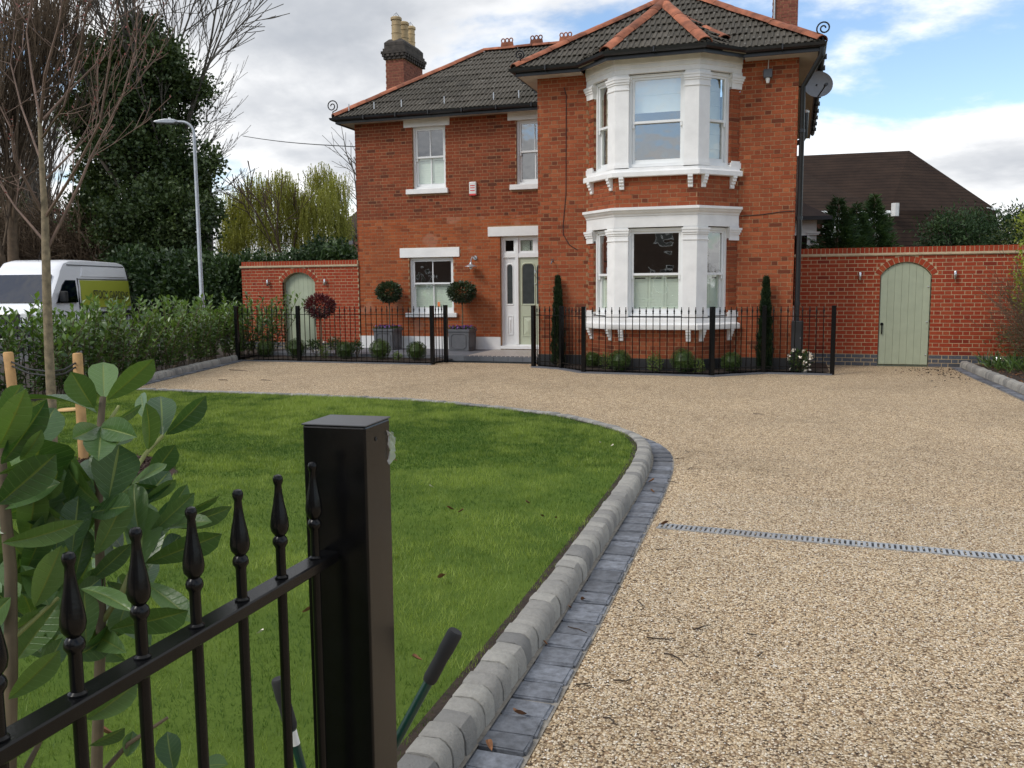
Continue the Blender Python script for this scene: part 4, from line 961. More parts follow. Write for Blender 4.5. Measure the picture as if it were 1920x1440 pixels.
# foreground railing with gate post
def fg_railing():
    t = thing('railing', (3.85, -14.8, 0), 'black spear topped railing with a square gate post, laurel behind it', 'railing')
    X = 3.842; zr, zt_ = 1.045, 1.237; me = MB()
    z0_ = zr; s = .93
    me.lathe([(.0088, .03), (.0088, zr-.004)], 14)
    prof = [(.0122, zr+.0005), (.0122, zr+.003), (.0088, zr+.006), (.0088, zr+.056), (.0105, zr+.060), (.0132, zr+.064), (.0138, zr+.069), (.012, zr+.075), (.0085, zr+.079), (.0115, zr+.083), (.0150, zr+.088), (.0166, zr+.097), (.0160, zr+.106), (.0135, zr+.122), (.0098, zr+.140), (.0072, zr+.158), (.0062, zr+.172), (.0074, zr+.175), (.0090, zr+.180), (.0090, zr+.185), (.0065, zr+.190), (.0005, zr+.192)]
    me.lathe(prof, 16); bm_ = me.mesh('baluster', 'black_metal', True)
    y = -14.925; k = 0
    while y > -16.15:
        link('baluster', bm_, t, Matrix.Translation((X, y, 0)) @ Matrix.Rotation(rng.uniform(0, 1), 4, 'Z')); y -= .1195; k += 1
    mb = MB(); mb.box(X-.02, -16.3, zr-.022, X+.02, -14.868, zr); bevel(mb.build('rail', 'black_metal', t), .0025, 1)
    mb = MB(); mb.box(X-.02, -16.3, .11, X+.02, -14.868, .132); bevel(mb.build('rail', 'black_metal', t), .0025, 1)
    Mp = Matrix.Translation((3.851, -14.80, 0)) @ Matrix.Rotation(R(3), 4, 'Z'); mb = MB(); mb.box(-.068, -.062, -.05, .068, .062, 1.296, Mp); p = bevel(mb.build('post', 'black_metal', t), .004, 2)
    mb = MB(); mb.box(-.0695, -.0635, 1.2965, .0695, .0635, 1.300, Mp); bevel(mb.build('post_cap', 'cap_metal', p), .0012, 1)
    mb = MB(); mb.lathe([(0, 0), (.0045, 0), (.0045, .0008), (0, .0008)], 10, Mp @ Matrix.Translation((.0685, -.012, 1.265)) @ Matrix.Rotation(R(90), 4, 'Y')); mb.build('screw_hole', 'rubber', p)
    # far post of this panel, out of the frame
    mb = MB(); mb.box(-.035, -.035, -.05, .035, .035, 1.2, Matrix.Translation((X, -16.335, 0))); mb.build('post', 'black_metal', t)
    # scrap of clear wrap on the far edge of the post
    V = []; F = []
    for i in range(9):
        for j in range(4): V.append(Mp @ Vector((.0690+.002*(j % 2)+rng.uniform(0, .003)+.0015*j, .045+.007*j+rng.normal(0, .003), 1.272-.0085*i+rng.normal(0, .003))))
    for i in range(8):
        for j in range(3): F.append((i*4+j, i*4+j+1, i*4+j+5, i*4+j+4))
    mb = MB(); mb.add(V, F); o = mb.build('plastic_scrap', 'plastic_wrap'); tag(o, 'crumpled scrap of clear plastic wrap clinging to the gate post', 'plastic scrap')
simple('cap_metal', (.045, .048, .053), .38, .15, 20, spec=.5)
fg_railing()
# loppers leaning behind the post
def loppers():
    D = 2.15; piv = atD(640, 1640, D); t = thing('loppers', (piv[0], piv[1], .12), 'green tubed loppers with black foam grips leaning behind the gate post', 'loppers')
    for (gx, gy, ex, ey, dd, lab) in ((855, 1183, 742, 1392, 2.05, 0), (521, 1272, 566, 1440, 2.25, 1)):
        a = Vector(atD(gx, gy, dd)); b = Vector(atD(ex, ey, dd+.03)); d = (b-a).normalized(); e = a+d*.62
        mb = MB(); mb.tube([a+d*.10, e], .0115, 12); mb.build('handle_tube', 'green_enamel', t, smooth=True)
        mb = MB(); mb.tube([a, a+d*.006, a+d*.05, a+d*.075, a+d*.13, a+d*.14], [.0155, .0185, .0185, .0165, .0175, .0150], 14); mb.build('grip', 'rubber', t, smooth=True)
        if lab: mb = MB(); mb.tube([a+d*.145, a+d*.185], .0122, 14, cap=False); mb.build('care_label', 'label_white', t, smooth=True)
    mb = MB(); p0 = Vector(atD(690, 1560, 2.1)); q = Vector((p0.x, p0.y, .13)); mb.tube([p0, (p0+q)/2+Vector((.02, 0, 0)), q], [.02, .03, .008], 6); mb.build('blade', 'galvanised', t)
loppers()

# ================================================================== FIXTURES ON THE HOUSE
def fixtures():
    # alarm box
    t = thing('alarm_box', (-2.36, WY, 3.65), 'white burglar alarm box on the brick wall between two upper windows', 'alarm box')
    mb = MB(); mb.box(-2.45, -.07, 3.67, -2.275, -.002, 3.97, Mw); bevel(mb.build('cover', 'label_white', t), .02, 2); mb = MB(); mb.box(-2.44, -.074, 3.66, -2.285, -.012, 3.70, Mw); mb.build('strobe', 'red_print', t)
    for z in (3.87, 3.82, 3.76): mb = MB(); mb.box(-2.42, -.0715, z, -2.305, -.0702, z+.022, Mw); mb.build('print_line', 'red_print', t)
    # barn lamp by the door
    t = thing('wall_lamp', (-2.37, WY, 2.1), 'small grey barn lamp with swan neck on the wall beside the front door', 'lamp')
    mb = MB(); mb.lathe([(0, 0), (.055, 0), (.05, .02), (0, .025)], 12, Mw @ Matrix.Translation((-2.34, 0, 2.24)) @ Matrix.Rotation(R(90), 4, 'X')); mb.build('back_plate', 'galvanised', t)
    mb = MB(); mb.tube([Mw @ Vector(q) for q in ((-2.34, 0, 2.24), (-2.345, -.08, 2.27), (-2.36, -.14, 2.26), (-2.38, -.17, 2.20), (-2.385, -.18, 2.10))], .012, 6); mb.build('arm', 'galvanised', t)
    mb = MB(); mb.lathe([(.02, .10), (.03, .07), (.05, .04), (.14, .0), (.142, -.006), (.045, .03), (.0, .05)], 18, Mw @ Matrix.Translation((-2.385, -.18, 2.04))); mb.build('shade', 'galvanised', t, smooth=True)
    mb = MB(); mb.lathe([(0, .05), (.03, .03), (.038, -.02), (.028, -.05), (0, -.06)], 12, Mw @ Matrix.Translation((-2.385, -.18, 2.03))); mb.build('bulb_glass', 'label_white', t, smooth=True)
    # sensor box high on the right
    P = atY(1440, 140, 0); t = thing('sensor_light', (P[0], 0, P[2]-.1), 'grey metal sensor box with cable high on the brickwork under the gutter', 'sensor')
    mb = MB(); mb.box(P[0]-.075, -.10, P[2]-.07, P[0]+.075, -.002, P[2]+.08); bevel(mb.build('housing', 'lead_grey', t), .015, 2); mb = MB(); mb.lathe([(0, -.09), (.025, -.085), (.03, -.06), (.04, 0)], 10, Matrix.Translation((P[0], -.05, P[2]-.07))); mb.build('sensor_eye', 'label_white', t)
    mb = MB(); mb.tube([(P[0], -.01, P[2]+.08), (P[0]+.01, -.01, P[2]+.33)], .008, 5); mb.build('cable', 'label_white', t)
    # satellite dish
    c = Vector(atY(1534, 158, .35)); t = thing('satellite_dish', c, 'grey oval satellite dish on the side wall under the eaves', 'satellite dish')
    ax = (Vector(_c)-c).normalized(); ax = (ax+Vector((.35, -.1, .25))).normalized(); Rm = ax.to_track_quat('Z', 'Y').to_matrix().to_4x4(); Md = Matrix.Translation(c) @ Rm
    mb = MB(); prof = [(.001, -.055), (.10, -.05), (.18, -.03), (.245, 0), (.25, .004), (.245, -.006), (.10, -.058), (.001, -.063)]; mb.lathe(prof, 28, Md @ Matrix.Diagonal((1.04, .9, 1, 1))); mb.build('dish', 'mesh_grey', t, smooth=True)
    f = c+ax*.22+Vector((.06, 0, -.07)); mb = MB(); mb.tube([c+Vector((.0, -.03, -.22)), f], .012, 6); mb.build('feed_arm', 'black_plastic', t); mb = MB(); mb.tube([f-ax*.04, f+ax*.04], .028, 8); mb.build('feed_horn', 'black_plastic', t)
    mb = MB(); mb.tube([c-ax*.05, c+Vector((-.12, .12, .0)), Vector((RW, c.y+.1, c.z))], .02, 6); mb.build('mount', 'black_plastic', t)
    # corner security lamp on the wing
    P = atY(668, 453, WY); t = thing('corner_lamp', (P[0]-.1, WY-.05, P[2]), 'small dark security lamp on the outer corner of the wing', 'lamp')
    mb = MB(); mb.box(P[0]-.14, WY-.12, P[2]-.07, P[0]-.03, WY-.03, P[2]+.02, None); mb.build('lamp_head', 'lead_grey', t); mb = MB(); mb.tube([(P[0]-.05, WY-.06, P[2]-.04), (P[0]+.02, WY+.0, P[2]-.10)], .012, 5); mb.build('bracket', 'black_plastic', t)
    # outside tap stub on the right block
    P = atY(1037, 490, 0); t = thing('outside_tap', (P[0], 0, P[2]), 'small brass outside tap on a mortar patch above the slim cypress', 'tap'); mb = MB(); mb.tube([(P[0], 0, P[2]), (P[0], -.09, P[2]), (P[0]-.01, -.11, P[2]-.05)], .014, 6); mb.build('spout', 'lead_grey', t); mb = MB(); mb.tube([(P[0]-.03, -.06, P[2]+.03), (P[0]+.04, -.06, P[2]+.03)], .008, 5); mb.build('lever', 'black_plastic', t)
    # meter cabinet
    a = atY(1484, 602, -.12); b = atY(1505, 660, -.12); t = thing('meter_cabinet', ((a[0]+b[0])/2, -.1, 0), 'black upright cabinet at the foot of the downpipe behind the railing', 'cabinet')
    mb = MB(); mb.box(a[0], -.16, .04, b[0], .10, a[2]); bevel(mb.build('body', 'black_plastic', t), .008, 1); mb = MB(); mb.box(a[0]+.015, -.172, .10, b[0]-.015, -.161, a[2]-.03); d = mb.build('door', 'black_plastic', t); mb = MB(); mb.lathe([(0, 0), (.012, 0), (0, .012)], 8, Matrix.Translation((b[0]-.05, -.172, .62)) @ Matrix.Rotation(R(90), 4, 'X')); mb.build('lock', 'chrome', d)
    # overhead cable
    mb = MB(); A = Vector(atD(455, 255, 34)); B = Vector((WX-.02, WY+.15, 4.95)); pts = [A.lerp(B, k/8)-Vector((0, 0, .06*math.sin(math.pi*k/8))) for k in range(9)]; mb.tube(pts, .012, 4); o = mb.build('overhead_cable', 'black_plastic'); tag(o, 'thin overhead cable running from the wing corner to the trees', 'cable')
fixtures()

# ================================================================== VEGETATION
rng = np.random.default_rng(23)
def in_poly(x, y, poly):
    P = np.array(poly); n = len(P); ins = np.zeros(len(x), bool); j = n-1
    for i in range(n):
        xi, yi = P[i]; xj, yj = P[j]
        c = ((yi > y) != (yj > y)) & (x < (xj-xi)*(y-yi)/(yj-yi+1e-12)+xi); ins ^= c; j = i
    return ins
MUL = (-.72, -10.95, .74)
def vnoise(x, y, cell):
    g = rng.uniform(-1, 1, (260, 260)); u = (x+12)/cell; v = (y+22)/cell; i = np.floor(u).astype(int); j = np.floor(v).astype(int); fu = u-i; fv = v-j; fu = fu*fu*(3-2*fu); fv = fv*fv*(3-2*fv); i %= 258; j %= 258
    return (g[i, j]*(1-fu)+g[i+1, j]*fu)*(1-fv)+(g[i, j+1]*(1-fu)+g[i+1, j+1]*fu)*fv
def grass():
    tot = []
    cx0, cy0 = _c[0], _c[1]
    # density falls with distance from the camera; everywhere the photograph shows lawn
    for (dmin, dmax, n, h, w) in ((0, 4.2, 210000, .030, .0030), (4.2, 7, 170000, .030, .0042), (7, 16, 200000, .030, .0065)):
        x = rng.uniform(-5.3, 3.62, n*3); y = rng.uniform(-17.4, -5.9, n*3); d = np.hypot(x-cx0, y-cy0)
        k = in_poly(x+np.abs(rng.normal(0, .022, n*3)), y, LAWN) & (d >= dmin) & (d < dmax) & (np.hypot((x-MUL[0]), (y-MUL[1])*1.0) > MUL[2]*(1+.10*np.sin(5*np.arctan2(y-MUL[1], x-MUL[0]))))
        pd = (np.stack([x, y], 1)-_c[:2]) @ FW[:2]; pl = (np.stack([x, y], 1)-_c[:2]) @ RT[:2]; k &= (pd > .5) & (np.abs(pl) < pd*.66+.5)
        x, y = x[k][:n], y[k][:n]; m = len(x)
        vn = sum(a*vnoise(x, y, c) for a, c in ((.45, .09), (.55, .3), (.45, .9), (.3, 2.2)))
        patch = np.sin(x*1.7+1.3*np.sin(y*1.1))*np.cos(y*1.4+.8*np.sin(x*2.1))
        hh = h*rng.uniform(.55, 1.25, m)*(1+.5*vn); an = rng.uniform(0, 2*np.pi, m); ln = rng.uniform(.1, .85, m)*hh; ww = w*rng.uniform(.7, 1.3, m)
        b = np.stack([x, y, np.full(m, .098)], 1); la = rng.uniform(0, 2*np.pi, m)
        s = np.stack([np.cos(an), np.sin(an), np.zeros(m)], 1)*ww[:, None]*.5; tip = b+np.stack([np.cos(la)*ln, np.sin(la)*ln, hh], 1)
        V = np.stack([b-s, b+s, tip], 1).reshape(-1, 3); tot.append((V, np.repeat(np.clip(rng.normal(.08, .33, m)+.15*patch+1.5*vn, -1, 1), 3)))
    V = np.concatenate([q[0] for q in tot]); T = np.concatenate([q[1] for q in tot]); F = np.arange(len(V)).reshape(-1, 3)
    o = link('grass', np_mesh('grass', V, F, T, 'grass'), None, None, 'stuff'); tag(o, 'short mown lawn grass inside the curved kerb', 'grass')
grass()
def mulch():
    th = np.linspace(0, 2*np.pi, 40, endpoint=False); r = MUL[2]*(1.02+.10*np.sin(5*th)); V = [(MUL[0]+q*math.cos(a), MUL[1]+q*math.sin(a), .104) for a, q in zip(th, r)]+[(MUL[0], MUL[1], .125)]
    mb = MB(); mb.add(V, [(i, (i+1) % 40, 40) for i in range(40)]); mb.build('mulch_bed', 'mulch', None, None, 'structure')
    n = 5000; a = rng.uniform(0, 2*np.pi, n); q = MUL[2]*np.sqrt(rng.uniform(0, 1.05, n)); P = np.stack([MUL[0]+q*np.cos(a), MUL[1]+q*np.sin(a), .108+rng.uniform(0, .022, n)], 1)
    D = rand_dirs(n); D[:, 2] *= .3; o = leaves('bark_chip', P, D, rng.uniform(.015, .04, n), .014, 'mulch', kind='stuff'); tag(o, 'dark bark mulch ringed round the staked sapling', 'mulch')
mulch()
# loose stones on the nearest gravel
def stones():
    n = 90000; x = rng.uniform(3.9, 8.2, n); y = -14.9+rng.uniform(0, 1, n)**1.3*5.2; pd = (np.stack([x, y], 1)-_c[:2]) @ FW[:2]; pl = (np.stack([x, y], 1)-_c[:2]) @ RT[:2]
    k = (pd > 1.6) & (pl < pd*.64) & (x > 3.93); x, y = x[k], y[k]; m = len(x); r = rng.uniform(.0028, .0062, m)
    base = np.array([(1, 0, 0), (-.5, .87, 0), (-.5, -.87, 0), (0, 0, .8), (0, 0, -.6)]); F0 = np.array([(0, 1, 3), (1, 2, 3), (2, 0, 3)])
    an = rng.uniform(0, 2*np.pi, m); ca, sa = np.cos(an), np.sin(an); B = base[None]*np.ones((m, 1, 1)); B = B*rng.uniform(.7, 1.35, (m, 1, 3))
    X = B[:, :, 0]*ca[:, None]-B[:, :, 1]*sa[:, None]; Y = B[:, :, 0]*sa[:, None]+B[:, :, 1]*ca[:, None]; V = np.stack([X, Y, B[:, :, 2]], 2)*r[:, None, None]+np.stack([x, y, np.full(m, .002)], 1)[:, None, :]
    F = (np.arange(m)[:, None, None]*5+F0[None]).reshape(-1, 3); o = link('loose_stone', np_mesh('loose_stone', V.reshape(-1, 3), F, np.repeat(np.clip(rng.normal(.1, .5, m), -1, 1), 5), 'loose_stone', True), None, None, 'stuff'); tag(o, 'loose cream and brown pebbles on the gravel drive', 'gravel')
stones()

def tubes_np(segs, n=4):
    """segs: array rows p0(3) p1(3) r0 r1 -> mesh arrays"""
    S = np.asarray(segs, float); p0, p1, r0, r1 = S[:, :3], S[:, 3:6], S[:, 6], S[:, 7]; d = unit(p1-p0); ref = np.where(np.abs(d[:, 2:3]) < .9, np.array([[0, 0, 1.]]), np.array([[1., 0, 0]]))
    a = unit(np.cross(d, ref)); b = np.cross(a, d); ang = np.arange(n)*2*np.pi/n; c = a[:, None]*np.cos(ang)[None, :, None]+b[:, None]*np.sin(ang)[None, :, None]
    V = np.concatenate([p0[:, None]+c*r0[:, None, None], p1[:, None]+c*r1[:, None, None]], 1).reshape(-1, 3); k = np.arange(n); q = np.stack([k, (k+1) % n, n+(k+1) % n, n+k], 1)
    F = (np.arange(len(S))[:, None, None]*2*n+q[None]).reshape(-1, 4); return V, F
def grow(segs, p, d, ln, r, lvl, P):
    """recursive bare branching"""
    steps = P.get('steps', 4); kids = []
    for i in range(steps):
        d = d+rng.normal(0, P['wob'], 3)+np.array([0, 0, P['up']]); d = d/np.linalg.norm(d); q = p+d*ln/steps; r2 = r*(1-P['taper']/steps); segs.append((*p, *q, r, r2)); p, r = q, r2
        if lvl > 0 and (i >= P.get('first', 1)): kids.append((p, d, r))
    if lvl > 0:
        for (p_, d_, r_) in kids:
            for _ in range(P['kids']):
                ax = rand_dirs(1)[0]; a = unit(np.cross(d_, ax)); sp = rng.uniform(*P['spread']); nd = d_*math.cos(sp)+a*math.sin(sp); grow(segs, p_, nd, ln*rng.uniform(*P['shrink']), r_*P.get('rk', .6), lvl-1, P)
        grow(segs, p, d, ln*.7, r*.9, lvl-1, P)
def bare_tree(name, base, h, label, mat, P, lvl=4, cat='tree', group=None, r=None, lean=(0, 0, 1)):
    t = thing(name, base, label, cat, group); segs = []; grow(segs, np.array(base, float), unit(np.array(lean, float)), h*P.get('stem', .35), r or h*.018, lvl, P); S = np.array(segs); big = S[:, 6] > (r or h*.018)*.45
    minr = P.get('minr', .008); S[:, 6:] = np.maximum(S[:, 6:], minr)
    V, F = tubes_np(S[big], 7); link('trunk', np_mesh('trunk', V, F, np.zeros(len(V)), mat, True), t)
    V, F = tubes_np(S[~big], 3); link('crown', np_mesh('crown', V, F, np.zeros(len(V)), mat), t); return t
def blob_points(blobs, n):
    """blobs: (x,y,z,rx,ry,rz): points through the volume, denser at the shell"""
    B = np.array(blobs, float); w = B[:, 3]*B[:, 4]*B[:, 5]; w = w**(.75); idx = rng.choice(len(B), n, p=w/w.sum()); u = rand_dirs(n); rad = rng.uniform(0, 1, n)**.38*rng.uniform(.85, 1.12, n)
    return B[idx, :3]+u*rad[:, None]*B[idx, 3:6], u
def clumps(blobs, n_cl, per, cl_r, n_extra=0):
    C, u = blob_points(blobs, n_cl); P = np.repeat(C, per, 0)+rng.normal(0, 1, (n_cl*per, 3))*cl_r; U = np.repeat(u, per, 0); tone = np.repeat(rng.normal(0, .4, n_cl), per)+rng.normal(0, .25, n_cl*per); return P, U, tone
def foliage(name, P, U, tone, mat, ln, wd, parent, out=.8, up=.2, droop=0., kind='stuff'):
    D = U*out+rand_dirs(len(P))*.8+np.array([0, 0, up-droop]); return leaves(name, P, D, rng.uniform(ln*.7, ln*1.3, len(P)), wd, mat, tone, parent, kind)

# ---- big background trees (left)
rng = np.random.default_rng(5)
def px_blob(px, py, rpx, rpy, depth, dz=0.): c = atD(px, py, depth+dz); k = depth/CAM['f']; return (*c, rpx*k, min(rpx, rpy)*k*.9, rpy*k)
DI = 36.
base = atD(270, 545, DI); base[2] = 0
ivy = thing('ivy_tree', base, 'tall tree smothered in dark green ivy behind the street lamp', 'tree')
ib = [px_blob(*q) for q in ((262, 70, 52, 36, DI), (240, 110, 48, 36, DI), (172, 95, 30, 24, DI, 1), (300, 110, 40, 40, DI, -1), (285, 150, 80, 48, DI), (360, 172, 44, 28, DI, 1), (385, 168, 20, 14, DI), (235, 180, 50, 40, DI, -1), (150, 205, 36, 30, DI), (125, 235, 22, 18, DI), (250, 225, 78, 42, DI), (330, 225, 48, 22, DI, 1), (290, 285, 90, 46, DI), (225, 265, 50, 40, DI, -1), (300, 340, 100, 52, DI), (370, 330, 26, 30, DI), (300, 405, 108, 60, DI, -1), (290, 470, 110, 60, DI), (215, 420, 40, 50, DI), (385, 400, 30, 40, DI), (260, 530, 120, 40, DI), (175, 150, 36, 36, DI, 1), (200, 130, 40, 36, DI), (175, 260, 46, 36, DI, 1), (190, 330, 50, 44, DI, 1), (395, 300, 24, 24, DI, -1), (185, 400, 50, 60, DI, 1))]
P, U, T = clumps(ib, 2900, 24, .20); foliage('crown', P, U, T, 'ivy', .17, .13, ivy)
segs = []; top = atD(268, 60, DI); grow(segs, base.copy(), unit(top-base), 6.0, .24, 5, dict(wob=.05, up=.03, taper=.25, kids=1, spread=(.25, .6), shrink=(.65, .9), steps=4, rk=.55, stem=.4))
S = np.array(segs); S[:, 6:] = np.maximum(S[:, 6:], .016); V, F = tubes_np(S, 4); link('trunk', np_mesh('trunk', V, F, np.zeros(len(V)), 'bark_grey'), ivy)
# bare fan of branches behind the ivy
rng = np.random.default_rng(8)
seg2 = []
for (x0, y0, x1, y1) in ((300, 330, 340, -30), (310, 330, 400, 5), (320, 330, 440, 60), (320, 360, 470, 110), (330, 370, 470, 190), (330, 380, 465, 250), (330, 400, 470, 305), (280, 300, 250, -30), (260, 300, 200, -30), (270, 300, 300, -30), (240, 330, 160, -20), (310, 330, 375, -20)):
    a, b = atD(x0, y0, DI+2+rng.uniform(-1, 1)), atD(x1, y1, DI+2+rng.uniform(-2, 2)); d = b-a; ln = np.linalg.norm(d); grow(seg2, a, d/ln, ln*.41, .036, 3, dict(wob=.045, up=.02, taper=.6, kids=1, spread=(.15, .55), shrink=(.35, .5), steps=4, first=0, rk=.5))
S = np.array(seg2); S[:, 6:] = np.maximum(S[:, 6:], .010); b2 = base+np.array([1.5, 2., 0]); seg3 = [(*b2, *(b2+np.array([.3, 0, 6.5])), .35, .22)]
bt = thing('bare_tree', b2, 'leafless tree fanning fine grey branches behind the ivy', 'tree', 'leafless trees beyond the hedge')
V, F = tubes_np(S, 3); link('crown', np_mesh('crown', V, F, np.zeros(len(V)), 'bark_pale'), bt); V, F = tubes_np(np.array(seg3), 8); link('trunk', np_mesh('trunk', V, F, np.zeros(len(V)), 'bark_grey', True), bt)
# upright brown tree at the left edge
rng = np.random.default_rng(12)
for (px, dpt, h, lab, mat, kids) in ((18, 33, 17, 'tall upright leafless tree with brown ascending branches above the white van', 'bark_brown', 1), (95, 40, 17, 'slimmer leafless tree with grey twigs between the brown tree and the ivy', 'bark_grey', 1)):
    b = atD(px, 545, dpt); b[2] = 0; bare_tree('bare_tree', b, h, lab, mat, dict(wob=.05, up=.10, taper=.35, kids=kids, spread=(.12, .42), shrink=(.62, .85), steps=4, first=0, stem=.28, minr=.011, rk=.55), 5 if kids == 1 and mat == 'bark_brown' else 4, group='leafless trees beyond the hedge', r=.24)
b = atD(705, 545, 50); b[2] = 0
bare_tree('bare_tree', b, 13, 'leafless tree just showing beside the wing corner', 'bark_grey', dict(wob=.08, up=.02, taper=.35, kids=1, spread=(.3, .7), shrink=(.55, .8), steps=4, first=1, stem=.30, minr=.012), 4, group='leafless trees beyond the hedge', r=.25)
# thicket of bare scrub and ivy low on the left
segs = []
for k in range(26):
    b = atD(rng.uniform(-40, 235), 545, rng.uniform(38, 48)); b[2] = 0; grow(segs, b, unit(np.array([rng.normal(0, .3), rng.normal(0, .2), 1])), rng.uniform(2., 3.0), .09, 3, dict(wob=.13, up=.01, taper=.45, kids=3, spread=(.4, 1.0), shrink=(.5, .8), steps=4, first=1))
S = np.array(segs); S[:, 6:] = np.maximum(S[:, 6:], .013); V, F = tubes_np(S, 3); o = link('scrub', np_mesh('scrub', V, F, np.zeros(len(V)), 'bark_brown'), None, None, 'stuff'); tag(o, 'tangled leafless scrub behind the white van', 'scrub')
sb = [px_blob(*q) for q in ((-10, 460, 70, 60, 45), (60, 485, 60, 40, 46), (40, 380, 40, 50, 47), (140, 500, 60, 30, 46), (205, 490, 40, 40, 44), (-20, 350, 40, 50, 46))]
P, U, T = clumps(sb, 330, 20, .35); o = foliage('ivy_mass', P, U, T, 'ivy', .28, .2, None); tag(o, 'dark ivy undergrowth among the bare scrub', 'undergrowth')
# tall dark hedge behind the lamp
hb_ = [px_blob(*q) for q in ((250, 520, 50, 45, 30), (300, 525, 55, 42, 29.5), (350, 520, 50, 42, 29), (400, 522, 50, 40, 28.5), (440, 525, 40, 36, 28), (480, 505, 60, 22, 33), (560, 495, 60, 22, 34), (630, 490, 50, 24, 34), (380, 560, 140, 40, 28.5), (620, 470, 50, 14, 38))]
dh = thing('tall_hedge', (*atD(350, 545, 29)[:2], 0), 'tall dark evergreen hedge behind the street lamp and garden wall', 'hedge'); P, U, T = clumps(hb_, 1300, 20, .16); foliage('foliage', P, U, T, 'hedge_dark', .17, .11, dh)
mb = MB(); a_, b_ = atD(240, 545, 30), atD(460, 545, 28.5); mb.box(0, 0, 0, 1, 1, 1.7, frame((a_[0], a_[1], 0), b_-a_-np.array([0, 0, (b_-a_)[2]]), (0, -1, 0)) @ Matrix.Diagonal((float(np.linalg.norm(b_-a_)), .8, 1, 1))); mb.build('hedge_core', 'soil', dh)
# willow
rng = np.random.default_rng(3)
DW = 46.; wbz = atD(545, 545, DW); wbz[2] = 0
wl_t = thing('willow_tree', wbz, 'weeping willow in fresh yellow green leaf above the garden wall', 'tree'); segs = []
grow(segs, wbz.copy(), np.array([0, 0, 1.]), 2.7, .13, 4, dict(wob=.10, up=.03, taper=.3, kids=1, spread=(.3, .75), shrink=(.6, .85), steps=3, first=1)); S = np.array(segs); S[:, 6:] = np.maximum(S[:, 6:], .02); V, F = tubes_np(S, 4); link('trunk', np_mesh('trunk', V, F, np.zeros(len(V)), 'bark_brown'), wl_t)
wbl = [px_blob(*q) for q in ((445, 395, 38, 50, DW, 1), (480, 350, 42, 30, DW), (530, 335, 34, 24, DW, -1), (550, 375, 45, 40, DW), (600, 322, 34, 22, DW, 1), (630, 345, 26, 30, DW), (600, 385, 40, 40, DW, -1), (500, 420, 45, 30, DW), (435, 440, 35, 28, DW), (640, 410, 26, 40, DW), (570, 430, 50, 24, DW))]
n = 2700; C, U = blob_points(wbl, n); strands = []; LP = []; LD = []; LT = []
for i in range(n):
    ln = rng.uniform(.5, 2.2); m = int(ln/.11); z = np.linspace(0, ln, m); sway = rng.normal(0, .06, 2); tn = rng.normal(0, .4)
    q = C[i]+np.stack([sway[0]*z+.12*np.sin(z*1.3+i), sway[1]*z, -z], 1); LP.append(q); LD.append(np.stack([rng.normal(0, .5, m), rng.normal(0, .5, m), -np.ones(m)], 1)); LT.append(np.full(m, tn))
    strands.append((*q[0], *q[-1], .012, .006))
leaves('crown', np.concatenate(LP), np.concatenate(LD), .15, .045, 'willow', np.concatenate(LT)+rng.normal(0, .2, sum(map(len, LT))), wl_t, 'stuff'); V, F = tubes_np(np.array(strands), 3); link('withies', np_mesh('withies', V, F, np.zeros(len(V)), 'willow'), wl_t, None, 'stuff')

# ---- street lamp
rng = np.random.default_rng(31)
def lamp_post():
    D = 24.; b = atD(378, 552, D); top = atD(362, 250, D); t = thing('street_lamp', (b[0], b[1], 0), 'grey steel street lamp with flat swan neck head behind the hedge', 'street lamp')
    bx, by = b[0], b[1]; zt = top[2]; l = -Vector((RT[0], RT[1], 0)).normalized(); mb = MB(); mb.tube([(bx, by, 0), (bx, by, 1.4), (bx, by, 1.45), (bx, by, zt-.1)], [.075, .075, .055, .042], 12); mb.build('column', 'galvanised', t, smooth=True)
    c = Vector((bx, by, zt)); mb = MB(); arc = [c+l*(.32*(1-math.cos(a)))+Vector((0, 0, .32*math.sin(a)-.1)) for a in np.linspace(0, math.pi/2, 8)]; e = arc[-1]+l*.12; mb.tube(arc+[e], .036, 10); mb.build('neck', 'galvanised', t, smooth=True)
    M = frame(e, l, l.cross(Vector((0, 0, 1)))); mb = MB(); pr = [(0, -.03), (.05, -.055), (.5, -.04), (.62, -.01), (.55, .03), (.3, .07), (.05, .06), (0, .04)]; mb.prism(pr, -.11, .11, lambda a, z, w: M @ Vector((a, w, z))); h = bevel(mb.build('lamp_head', 'galvanised', t), .02, 2)
    mb = MB(); mb.lathe([(.035, 0), (.035, .05), (.0, .06)], 10, M @ Matrix.Translation((.2, 0, .062))); mb.build('photocell', 'label_white', h)
lamp_post()

